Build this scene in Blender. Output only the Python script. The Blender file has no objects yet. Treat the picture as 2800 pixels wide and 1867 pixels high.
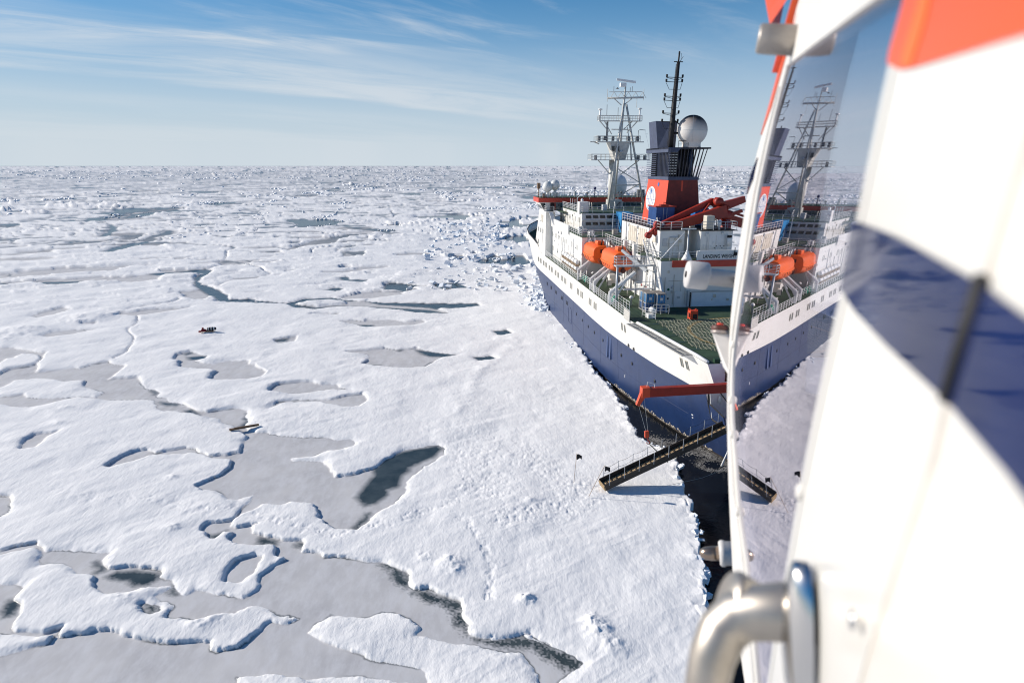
import bpy, bmesh, math, random
import numpy as np
from mathutils import Vector, Matrix, Euler
random.seed(7); np.random.seed(7)
C = bpy.context.scene.collection
sc = bpy.context.scene
PI = math.pi

# ---------------------------------------------------------------- camera
EYE = 29.0
PITCH = math.atan(482/1780)
cd = bpy.data.cameras.new('camera'); cam = bpy.data.objects.new('camera', cd); C.objects.link(cam)
cam.location = (0, 0, EYE); cam.rotation_euler = (PI/2-PITCH, 0, 0)
cd.sensor_width = 36; cd.lens = 36*1780/2800
cd.clip_start = 0.02; cd.clip_end = 60000
cd.dof.use_dof = True; cd.dof.focus_distance = 85; cd.dof.aperture_fstop = 3.6; cd.dof.aperture_blades = 7
sc.camera = cam

# ---------------------------------------------------------------- sky and sun
SUN_EL = math.radians(24.5)
SUN_AZ = math.atan2(.27, -.963)          # direction towards the sun, measured from +X
w = bpy.data.worlds.new('World'); sc.world = w; w.use_nodes = True
nt = w.node_tree; N = nt.nodes; Lk = nt.links; N.clear()
out = N.new('ShaderNodeOutputWorld'); bg = N.new('ShaderNodeBackground')
sky = N.new('ShaderNodeTexSky'); sky.sky_type = 'NISHITA'; sky.sun_disc = False
sky.sun_elevation = SUN_EL; sky.sun_rotation = PI/2-SUN_AZ
sky.altitude = 100; sky.air_density = 1.0; sky.dust_density = 0.1; sky.ozone_density = 2.2
tc = N.new('ShaderNodeTexCoord')
sep = N.new('ShaderNodeSeparateXYZ'); Lk.new(tc.outputs['Generated'], sep.inputs[0])
def mth(op, a, b=None, clamp=False):
    n = N.new('ShaderNodeMath'); n.operation = op; n.use_clamp = clamp
    for i, x in enumerate((a, b)):
        if x is None: continue
        if isinstance(x, (int, float)): n.inputs[i].default_value = x
        else: Lk.new(x, n.inputs[i])
    return n.outputs[0]
# cirrus: project the view direction on a high layer, stretch the noise
zc = mth('MAXIMUM', sep.outputs[2], 0.03)
zc = mth('ADD', zc, 0.10)
px = mth('DIVIDE', sep.outputs[0], zc); py = mth('DIVIDE', sep.outputs[1], zc)
def ramp(x, a, b):
    n = N.new('ShaderNodeMapRange'); n.interpolation_type = 'SMOOTHSTEP'; Lk.new(x, n.inputs[0])
    if a < b: n.inputs[1].default_value = a; n.inputs[2].default_value = b
    else: n.inputs[1].default_value = b; n.inputs[2].default_value = a; n.inputs[3].default_value = 1; n.inputs[4].default_value = 0
    return n.outputs[0]
# streak direction in the cloud layer
uu = mth('ADD', mth('MULTIPLY', px, .80), mth('MULTIPLY', py, .60))
vv = mth('ADD', mth('MULTIPLY', px, -.60), mth('MULTIPLY', py, .80))
def cnoise(su, sv, det, rough, dist, off):
    cb = N.new('ShaderNodeCombineXYZ'); Lk.new(mth('MULTIPLY', uu, su), cb.inputs[0]); Lk.new(mth('MULTIPLY', vv, sv), cb.inputs[1]); cb.inputs[2].default_value = off
    q = N.new('ShaderNodeTexNoise'); q.inputs['Scale'].default_value = 1.0; q.inputs['Detail'].default_value = det; q.inputs['Roughness'].default_value = rough; q.inputs['Distortion'].default_value = dist
    Lk.new(cb.outputs[0], q.inputs['Vector']); return q.outputs[0]
na = cnoise(.75, 2.3, 9, .62, .5, 1.3); nb_ = cnoise(.30, .9, 5, .55, .3, 4.1); nc_ = cnoise(.5, 1.5, 3, .5, .2, 7.7)
vw = mth('ADD', vv, mth('MULTIPLY', mth('SUBTRACT', nb_, .5), 1.1))
band = mth('MULTIPLY', ramp(vw, 3.0, 4.5), ramp(vw, 4.95, 4.72))
band = mth('MULTIPLY', mth('MULTIPLY', band, ramp(uu, 5.6, 2.4)), ramp(na, .22, .66))
wisp = mth('MULTIPLY', mth('MULTIPLY', ramp(na, .46, .80), ramp(nc_, .38, .60)), mth('MULTIPLY', ramp(vw, 4.6, 3.6), ramp(uu, 4.4, 1.2)))
lowv = mth('MULTIPLY', mth('MULTIPLY', ramp(vw, 4.9, 6.2), ramp(nb_, .35, .65)), .34)
cf = mth('MINIMUM', mth('ADD', mth('ADD', mth('MULTIPLY', band, .60), mth('MULTIPLY', wisp, .70)), lowv), .85)
hz = mth('MULTIPLY', ramp(sep.outputs[2], .20, -.01), .97)          # pale air low over the ice
mix = N.new('ShaderNodeMix'); mix.data_type = 'RGBA'
hs_ = N.new('ShaderNodeHueSaturation'); hs_.inputs['Saturation'].default_value = 1.6; hs_.inputs['Hue'].default_value = .505; hs_.inputs['Value'].default_value = 1.1; Lk.new(sky.outputs[0], hs_.inputs['Color'])
def layer(fac, base, col):
    q = N.new('ShaderNodeMix'); q.data_type = 'RGBA'; Lk.new(fac, q.inputs[0]); Lk.new(base, q.inputs[6]); q.inputs[7].default_value = (*col, 1); return q.outputs[2]
air1 = layer(mth('MULTIPLY', ramp(sep.outputs[2], .33, .08), .70), hs_.outputs[0], (3.0, 5.3, 8.2))
air2 = layer(hz, air1, (7.0, 8.1, 9.0))
Lk.new(cf, mix.inputs[0]); Lk.new(air2, mix.inputs[6]); mix.inputs[7].default_value = (8.8, 9.2, 9.6, 1)
Lk.new(mix.outputs[2], bg.inputs[0]); bg.inputs[1].default_value = 0.072
Lk.new(bg.outputs[0], out.inputs[0])
sl = bpy.data.lights.new('sun', 'SUN'); sun = bpy.data.objects.new('sun', sl); C.objects.link(sun)
sl.energy = 4.9; sl.angle = math.radians(.53); sl.color = (1.0, .925, .83)
d = Vector((math.cos(SUN_EL)*math.cos(SUN_AZ), math.cos(SUN_EL)*math.sin(SUN_AZ), math.sin(SUN_EL)))
sun.rotation_euler = d.to_track_quat('Z', 'Y').to_euler()
sc.view_settings.view_transform = 'Standard'; sc.view_settings.look = 'None'
sc.view_settings.exposure = 0.22; sc.view_settings.gamma = 1; sc.view_settings.use_curve_mapping = False
sc.render.engine = 'CYCLES'
sc.cycles.filter_width = 1.1
sc.cycles.max_bounces = 8; sc.cycles.transparent_max_bounces = 12; sc.cycles.glossy_bounces = 4; sc.cycles.diffuse_bounces = 3

# ---------------------------------------------------------------- numpy noise
def hsh(i, j, seed):
    with np.errstate(over='ignore'):
        h = i.astype(np.int32).view(np.uint32)*np.uint32(374761393)+j.astype(np.int32).view(np.uint32)*np.uint32(668265263)+np.uint32((seed*974634777) & 0xffffffff)
        h ^= h >> np.uint32(13); h *= np.uint32(1274126177)
        h ^= h >> np.uint32(16); h *= np.uint32(2246822519)
        h ^= h >> np.uint32(15)
        return (h & np.uint32(0xffffff)).astype(np.float32)*np.float32(1/16777215.)
def vn(x, y, seed=0):
    x = np.asarray(x); y = np.asarray(y)
    i = np.floor(x); j = np.floor(y); u = (x-i).astype(np.float32); v = (y-j).astype(np.float32); i = i.astype(np.int32); j = j.astype(np.int32)
    u = u*u*u*(u*(u*6-15)+10); v = v*v*v*(v*(v*6-15)+10)
    a = hsh(i, j, seed); b = hsh(i+1, j, seed); c = hsh(i, j+1, seed); e = hsh(i+1, j+1, seed)
    return ((a+(b-a)*u)*(1-v)+(c+(e-c)*u)*v)*2-1
def fbm(x, y, o=4, seed=0, g=.5):
    s = 0; a = 1; t = 0
    for k in range(o):
        s = s+a*vn(x*2**k+13.7*k, y*2**k-7.3*k, seed+k); t += a; a *= g
    return s/t
def sst(x, a, b):
    t = np.clip((x-a)/(b-a), 0, 1); return t*t*(3-2*t)
def sdf(poly, X, Y, m):
    """signed distance, + inside, clamped at m outside the box"""
    P = np.array(poly); lo = P.min(0)-m; hi = P.max(0)+m
    out = np.full(X.shape, -m); sel = np.where((X > lo[0]) & (X < hi[0]) & (Y > lo[1]) & (Y < hi[1]))[0]
    if len(sel) == 0: return out
    x = X[sel]; y = Y[sel]; dd = np.full(x.shape, 1e9); ins = np.zeros(x.shape, bool)
    for k in range(len(P)):
        ax, ay = P[k]; bx, by = P[(k+1) % len(P)]; ex, ey = bx-ax, by-ay; L2 = ex*ex+ey*ey+1e-12
        t = np.clip(((x-ax)*ex+(y-ay)*ey)/L2, 0, 1)
        dd = np.minimum(dd, (x-ax-t*ex)**2+(y-ay-t*ey)**2)
        if ay != by: ins ^= ((ay > y) != (by > y)) & (x < ax+(y-ay)/(by-ay)*ex)
    dd = np.sqrt(dd); out[sel] = np.where(ins, dd, -np.minimum(dd, m)); return out
def pdist(line, X, Y, m):
    P = np.array(line); lo = P.min(0)-m; hi = P.max(0)+m
    out = np.full(X.shape, float(m)); sel = np.where((X > lo[0]) & (X < hi[0]) & (Y > lo[1]) & (Y < hi[1]))[0]
    if len(sel) == 0: return out
    x = X[sel]; y = Y[sel]; dd = np.full(x.shape, float(m*m))
    for k in range(len(P)-1):
        ax, ay = P[k]; ex, ey = P[k+1]-P[k]; t = np.clip(((x-ax)*ex+(y-ay)*ey)/(ex*ex+ey*ey+1e-12), 0, 1)
        dd = np.minimum(dd, (x-ax-t*ex)**2+(y-ay-t*ey)**2)
    out[sel] = np.sqrt(dd); return out
def blocks(x, y, seed):
    """angular ice blocks: each cell is a tilted flat slab; returns height 0..1 and gap distance"""
    ci = np.floor(x); cj = np.floor(y)
    b1 = np.full(x.shape, 9.); b2 = np.full(x.shape, 9.); hh = np.zeros(x.shape)
    for di in (-1, 0, 1):
        for dj in (-1, 0, 1):
            i = ci+di; j = cj+dj
            qx = i+.15+.7*hsh(i, j, seed); qy = j+.15+.7*hsh(i, j, seed+1)
            dx = x-qx; dy = y-qy; D = np.sqrt(dx*dx+dy*dy)
            H = hsh(i, j, seed+2)**1.8+(dx*(hsh(i, j, seed+3)-.5)+dy*(hsh(i, j, seed+4)-.5))*1.6
            n1 = D < b1
            b2 = np.where(n1, b1, np.minimum(b2, D)); hh = np.where(n1, H, hh); b1 = np.where(n1, D, b1)
    return hh, b2-b1
OPS=[('p',[(-42.68,44.59),(-39.88,44.67),(-39.29,45.18),(-37.75,45.87),(-36.16,44.42),(-34.48,44.76),(-32.26,44.42),(-31.02,44.26),(-31.14,43.37),(-30.16,42.2),(-29.01,42.43),(-27.18,42.43),(-26.23,42.2),(-25.59,41.31),(-24.56,40.87),(-24.03,40.16),(-23.25,39.2),(-22.86,39.2),(-22.46,39.81),(-20.83,39.27),(-20,39.34),(-18.76,38.8),(-18.07,39.74),(-18.02,40.45),(-18.4,41.33),(-18.09,42.23),(-17.22,43.5),(-18.35,43.87),(-18.54,45.25),(-18.75,45.43),(-20.16,45.25),(-20.16,45.26),(-21.98,45.61),(-22.84,46.49),(-22.68,47.31),(-23.48,47.31),(-23.65,46.31),(-24.16,46.13),(-24.95,47.22),(-25.44,47.31),(-25.69,47.96),(-25.43,48.73),(-23.61,49.32),(-23.58,50.53),(-23.29,52.67),(-23.59,53.46),(-24.53,52.9),(-25.37,52.79),(-27.35,54.27),(-29.51,55.12),(-28.19,57.62),(-28.04,59.07),(-28.67,60.72),(-30.78,60.98),(-32.95,62.45),(-35.03,62.18),(-37.37,61.78),(-38.18,60.33),(-39.85,58.95),(-40.48,59.07),(-40.49,60.59),(-39.17,63.14),(-38.11,63.14),(-37.04,62.45),(-36.22,63.14),(-34.73,63.7),(-33.47,63.56),(-32.67,62.59),(-31.36,61.51),(-29.57,61.91),(-28.4,62.45),(-29.13,65),(-29.17,66.5),(-30.22,68.06),(-29.65,68.54),(-28.68,67.7),(-27.08,67.53),(-25.65,67.01),(-22.79,66.66),(-20.08,66.32),(-19.58,65.99),(-17.72,66.16),(-17.02,65.49),(-16.92,64.51),(-17.89,63.56),(-19.6,63.09),(-20.17,62.33),(-20.89,61.73),(-22.67,61.29),(-22.26,60.42),(-20.42,60.56),(-19.11,60.42),(-18.07,58.88),(-17.09,57.02),(-15.78,57.54),(-13.76,58.88),(-13.03,60.85),(-12.14,62.33),(-11.28,63.4),(-8.92,64.51),(-7.87,64.67),(-7.22,63.56),(-7.19,62.03),(-7.8,60.56),(-8.75,59.15),(-9.42,57.8),(-10.03,56.25),(-9.81,54.51),(-10.06,52.88),(-10.72,51.55),(-11.84,50.07),(-12.28,48.66),(-12.66,47.61),(-13.25,47.51),(-14.3,47.61),(-15.09,48.27),(-15.62,48.66),(-16.32,49.66),(-17.06,51.12),(-17.79,51.77),(-19.38,52.27),(-20.39,51.66),(-22.01,51.88),(-22.14,51.33),(-22.37,50.84),(-23.18,50.32),(-23.5,49.32),(-23.26,48.34),(-22.72,48.15),(-21.91,48.44),(-21.41,48.34),(-21.73,47.96),(-21.34,47.22),(-20.8,46.94),(-20.77,46.86),(-18.53,46.22),(-16.68,46.05),(-16.47,45.52),(-16.32,44.4),(-15.26,44.57),(-14.26,43.74),(-13.42,43.82),(-10.92,43.26),(-9.38,43.1),(-8.09,42.08),(-7.62,41.48),(-7.49,40.31),(-7.02,39.82),(-5.98,39.96),(-4.84,39.2),(-3.49,38.53),(-3.28,38),(-3.27,37.24),(-2.74,36.15),(-2.79,35.68),(-2.36,35.1),(-0.85,34.88),(0.33,35.1),(1.13,35.33),(1.36,34.88),(2.29,34.32),(0.56,35.21),(1.12,35.28),(1.66,34.75),(2.9,33.98),(3.84,33.36),(4.2,32.87),(3.74,32.28),(2.8,31.28),(2.33,27.93),(-28.29,26.9)]),
('i',[(-42.14,43.93),(-39.5,44.18),(-38.73,44.67),(-37.47,44.92),(-36.43,44.26),(-35.51,42.82),(-34.66,43.05),(-33.77,42.97),(-32.23,41.75),(-30.69,41.31),(-29.58,40.02),(-28.43,39.34),(-27.27,39.4),(-26.41,39.88),(-24.54,40.3),(-24.26,40.02),(-24.93,39.07),(-24.31,38.54),(-23.28,38.09),(-23.05,36.9),(-21.94,36.96),(-21.2,36.78),(-19.26,37.39),(-18.61,37.21),(-18.11,38.02),(-17.46,38.15),(-17.46,38.13),(-16.51,37.87),(-15.58,37.12),(-15,37.12),(-14.22,36.75),(-14.71,36.26),(-15.8,36.57),(-16.17,36.03),(-16.39,35.33),(-16.97,34.17),(-18.06,33.69),(-18.51,33.85),(-18.87,34.49),(-20.03,34.65),(-21.57,34.49),(-23.45,34.82),(-24.88,35.26),(-26.22,35.66),(-27.31,35.26),(-28.5,35.04),(-28.96,35.21),(-29.11,35.83),(-29.9,35.38),(-31.25,35.6),(-32.04,35.49),(-32.49,35.83),(-32.86,37.27),(-33.51,38.28),(-34.45,38.87),(-34.77,40.02),(-35.66,40.51),(-36.66,40.44),(-39.3,40.44)]),
('i',[(-33.36,35.26),(-32.26,35.26),(-30.85,35.26),(-29.2,35.04),(-29.06,34.49),(-29.76,34.17),(-30.89,33.64),(-31.42,33.53),(-31.94,33.43)]),
('i',[(-16.21,31.76),(-15.04,31.76),(-13.84,31.9),(-13.07,31.57),(-11.68,31.52),(-9.35,31.81),(-7.67,31.47),(-5.83,31.29),(-5.12,30.82),(-5.28,29.92),(-15.45,29.92)]),
('i',[(-13.16,35.44),(-12.84,36.26),(-12.18,37.12),(-11.11,37.18),(-9.58,36.99),(-8.84,37.43),(-7.99,37.37),(-7.18,36.99),(-5.96,35.91),(-6.12,35.33),(-4.79,34.88),(-2.32,34.27),(-0.45,33.78),(0.4,33.68),(0.92,33.16),(1.41,31.95),(1.67,31.19),(2.36,29.49),(-4.53,29.49),(-5.04,31.29),(-5.06,32.05),(-5.42,32.54),(-6.95,32.75),(-8.26,32.95),(-9.21,33.47),(-11.9,34.65)]),
('p',[(-20.81,40.73),(-21.27,41.9),(-20.97,43.37),(-19.72,44.09),(-19.15,43.77),(-19.08,42.82),(-19.13,41.75),(-19.56,40.8)]),
('p',[(-25.19,38.28),(-24.13,38.02),(-23.82,37.52),(-24.36,37.21),(-24.94,37.52),(-25.47,38.02)]),
('p',[(-87.09,103.22),(-84.07,102.88),(-82.67,103.22),(-78.64,101.22),(-74.98,99.6),(-74.48,99.92),(-73.45,97.41),(-71.77,94.15),(-70.1,91.9),(-69.15,89.85),(-67.04,90.81),(-65.13,91.9),(-63.86,91.46),(-63.53,93.58),(-61.88,95.02),(-60.51,94.15),(-58.66,93.29),(-57.58,92.73),(-57.05,90.81),(-57.1,89.22),(-56.61,86.79),(-54.81,86.94),(-52.96,87.29),(-50.68,84.28),(-49.34,82.67),(-47.75,82.22),(-46.56,80.68),(-45.96,79.4),(-44.7,79.19),(-43.74,77.75),(-41.86,76.95),(-39.89,75.77),(-38.38,74.63),(-36.95,73.88),(-35.92,74.63),(-34.18,75.39),(-32.29,74.63),(-31.86,73.51),(-31.49,72.08),(-30.82,71.38),(-30.61,69.68),(-29.4,68.06),(-30.03,67.74),(-31.57,69.35),(-32.23,70.01),(-33.48,70.52),(-34.81,72.08),(-36.96,72.43),(-38.14,73.51),(-40.44,74.07),(-42.16,74.25),(-43.85,75.39),(-45.74,78.15),(-46.7,78.36),(-50.31,78.15),(-53.13,78.57),(-56.12,78.98),(-57.3,78.15),(-58.33,76.75),(-60.01,75.77),(-61.96,75.96),(-63.53,76.95),(-66.8,77.34)]),
('i',[(-76.65,92.45),(-78.18,96.5),(-77.19,96.8),(-77.8,98.34),(-77.78,99.28),(-75.2,98.65),(-73.67,97.11),(-71.85,94.15),(-72.32,92.45),(-74,91.35),(-73.31,88.71),(-73.48,87.69)]),
('i',[(-68.83,83.82),(-69.06,86.2),(-66.95,87.19),(-63.93,86.69),(-61.71,85.71),(-59.54,85.71),(-57.89,83.36),(-55.81,82.45),(-54.32,81.11),(-53.81,78.98),(-56.26,79.19),(-57.41,79.19),(-60.53,78.9),(-62.47,79.19),(-63.83,80.68),(-65.1,79.82),(-66.24,79.4),(-67.24,79.19),(-69.45,82.45)]),
('p',[(-52.25,95.9),(-52.94,98.34),(-51.71,100.56),(-48.01,98.34),(-47.53,96.5),(-48.35,95.31),(-46.96,94.15),(-45.14,93.86),(-43.34,95.61),(-40.88,95.9),(-39.51,94.15),(-38.5,93.58),(-38.38,93.26),(-35.69,90.22),(-35.64,87.91),(-36.24,87.63),(-38.04,86.69),(-40.96,86.2),(-42.27,86.69),(-43.01,88.71),(-42.9,90.28),(-44.52,91.35),(-47.45,91.63),(-49.51,92.45),(-50.52,94.15),(-50.44,95.02)]),
('p',[(-52.01,63.14),(-53.17,65.89),(-53.26,67.58),(-51.16,68.38),(-51.37,66.65),(-50.63,64.71),(-50.66,63.56)]),
('p',[(-46.38,53.23),(-45.43,53.23),(-44.58,52.23),(-43.58,50.53),(-43.7,49.72),(-44.75,49.72),(-47.49,53.23)]),
('p',[(-32.47,81.6),(-32.45,83.87),(-31.02,85.18),(-27.67,85.44),(-26.17,84.38),(-24.19,84.65),(-23.45,83.1),(-21.53,82.09),(-24.19,82.09),(-27.95,80.87),(-31.89,81.35)]),
('p',[(-30,75.64),(-29.68,77.83),(-28.25,78.29),(-25.62,78.52),(-23.29,78.75),(-21.23,80.15),(-19.71,80.63),(-18.86,79.68),(-18.62,77.83),(-19.16,76.07),(-20.97,75.85),(-23.49,77.16),(-24.37,78.06),(-27.71,77.61),(-29.14,77.16)]),
('p',[(-27.18,100.67),(-23.33,101.4),(-20.79,102.88),(-18.3,101.4),(-15.48,102.88),(-13.17,100.67),(-8.62,98.89),(-10.84,97.51),(-11.9,94.85),(-13.04,92.02),(-16.68,91.71),(-20.6,92.95),(-22.29,93.89),(-22.15,95.83),(-22.7,98.89),(-24.93,99.6)]),
('p',[(-33.07,121.32),(-30.69,122.36),(-28.31,121.32),(-27.92,122.88),(-23.1,122.88),(-20.36,120.81),(-17.24,122.36),(-16.74,120.31),(-19.89,117.84),(-24.34,116.87),(-28.47,117.84),(-29.51,119.31)]),
('p',[(-3.34,114.53),(-0.63,114.71),(0.27,112.72),(-1.27,110.96),(-2.6,111.39)]),
('p',[(-6.18,97.51),(-3.68,98.2),(-2.66,96.83),(-4.93,95.7)]),
('p',[(-40.73,107.59),(-37.59,110.1),(-36.88,107.18),(-39.29,105.58)]),
('p',[(-95.57,126.16),(-95.58,129.11),(-94.41,134.35),(-91.52,131.68),(-91.92,127.62),(-93.59,124.73)]),
('p',[(-56.6,141.26),(-48.83,138.58),(-46.24,143.34),(-41.04,144.75),(-36.97,141.95),(-32.25,140.58),(-28.7,139.24),(-17.77,138.58),(-7.49,138.19),(-6.71,135.99),(-10.64,133.5),(-15.78,132.89),(-12.55,128.76),(-16.51,128.19),(-26.17,132.89),(-30.45,134.73),(-37.19,135.36),(-40.96,132.89),(-45.31,133.5),(-48.66,137.28),(-55.34,137.93)]),
('p',[(-30.51,153.04),(-31.95,162.29),(-29.43,164.08),(-20.74,157.96),(-24.46,156.29),(-21.9,153.04)]),
('p',[(-20.23,161.4),(-14.56,164.45),(-10.44,157.12),(-16.78,155.14)]),
('p',[(-46.29,171.66),(-44.8,173.66),(-42.51,169.71),(-36.54,167.79),(-38.83,165),(-43.99,167.79)]),
('p',[(-45.42,153.84),(-43.15,157.12),(-40.66,156.29),(-41.87,152.25)]),
('p',[(-58.94,225.72),(-51.98,227.41),(-49.82,222.42),(-48.81,213.05),(-55.33,213.05)]),
('p',[(-80.55,229.12),(-78.55,260.33),(-73.91,276.73),(-65.16,287.03),(-57.35,310.05),(-62.98,287.03),(-70.31,264.82),(-67.37,249.73),(-76.02,243.76),(-77.71,229.12)]),
('p',[(-40.71,179.51),(-38.21,179.94),(-39.15,178.65)]),
('p',[(-222.28,354.22),(-193,322.13),(-180.47,300.28),(-169.74,274.57),(-171.92,273.29),(-186.79,305.47),(-203.74,331.14)]),
('p',[(-141.51,225.09),(-145.57,238.99),(-144.64,254.66),(-141.7,260.33),(-140.4,249.22),(-138.55,235.76),(-138.39,223.64)]),
('p',[(-130.96,164.65),(-125.14,165.46),(-119.82,168.74),(-114.06,170.43),(-102.29,173.03),(-99.35,178.46),(-92.65,183.25),(-88.61,187.25),(-84.2,182.27),(-82.12,170.43),(-79.37,163.86),(-72.16,156.29),(-66.02,148.04),(-63.39,142.99),(-57.26,142.99),(-55.68,138.83),(-64.78,140.58),(-71.14,149.36),(-78.58,159.23),(-84.13,170.43),(-85.39,177.54),(-90.78,179.4),(-95.04,174.81),(-92.59,167.91),(-97.55,164.65),(-109.2,165.46),(-109.35,163.07),(-113.88,159.99),(-122.04,163.86),(-127.42,159.99)]),
('p',[(-140.15,174.81),(-140.05,176.62),(-132.74,183.25),(-121.69,190.37),(-112.53,195.79),(-115.42,185.23),(-122.79,177.54),(-135.35,170.43),(-136.14,169.59)]),
('p',[(-78.81,126.16),(-79.67,129.11),(-75.14,132.21),(-69.78,133.27),(-67.1,134.35),(-69,131.68),(-72.5,128.11),(-74.97,126.64)]),
('p',[(-77.89,150.7),(-75.27,155.57),(-70.91,153.44),(-68.82,144.22),(-70.13,141.78),(-74.33,145.47)]),
('p',[(-171,240.64),(-170.84,256.52),(-159.43,266.25),(-158.92,251.01),(-163.67,242.31)]),
('p',[(-81.64,120.11),(-79.23,121.02),(-78.81,119.66),(-80.86,119.21)]),
('p',[(-82.45,110.87),(-82.17,113.66),(-79.74,114.9),(-75.78,115.74),(-78.03,111.66),(-81.13,110.1)]),
('i',[(-46.26,137.28),(-44.23,141.26),(-40.47,142.64),(-37.18,140.58),(-35.98,137.93),(-38.25,136.38),(-41.5,134.73)])]
SEA=[(6.72,151.13),(7.46,135.5),(9.4,121.45),(10.98,104.64),(11.5,98.19),(12.11,88.42),(13.35,82.31),(13.78,74.66),(13.72,70.24),(13.83,67.17),(14.87,64.71),(15.75,64.06),(16.47,62.86),(16.86,60.93),(16.68,58.86),(16.18,57.44),(15.81,53.4),(15.64,49.83),(15.25,46.87),(14.4,44),(14.37,41.59),(13.8,40.73),(13.28,37.84),(13.26,37.1),(13.17,35.15),(12.54,32.28),(12.06,31.29),(11.55,28.88),(14.5,10),(16,-60),(45,-60),(42,20),(44,60),(40,100),(35,150),(20,185)]
RUBBLE=[(-63.91,319.64),(-44.35,289.72),(-32.12,269.46),(-27.79,239.93),(-24.52,207.22),(-19,199.02),(-15.18,189.02),(-10.67,179.94),(-2.16,164.08),(1.22,149.17),(5.12,136.63),(7.2,124.86),(11,127.06),(20.17,193.9),(38.1,373.28),(-12.25,412.63),(-55.9,391.99),(-84.48,356.24)]
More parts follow.
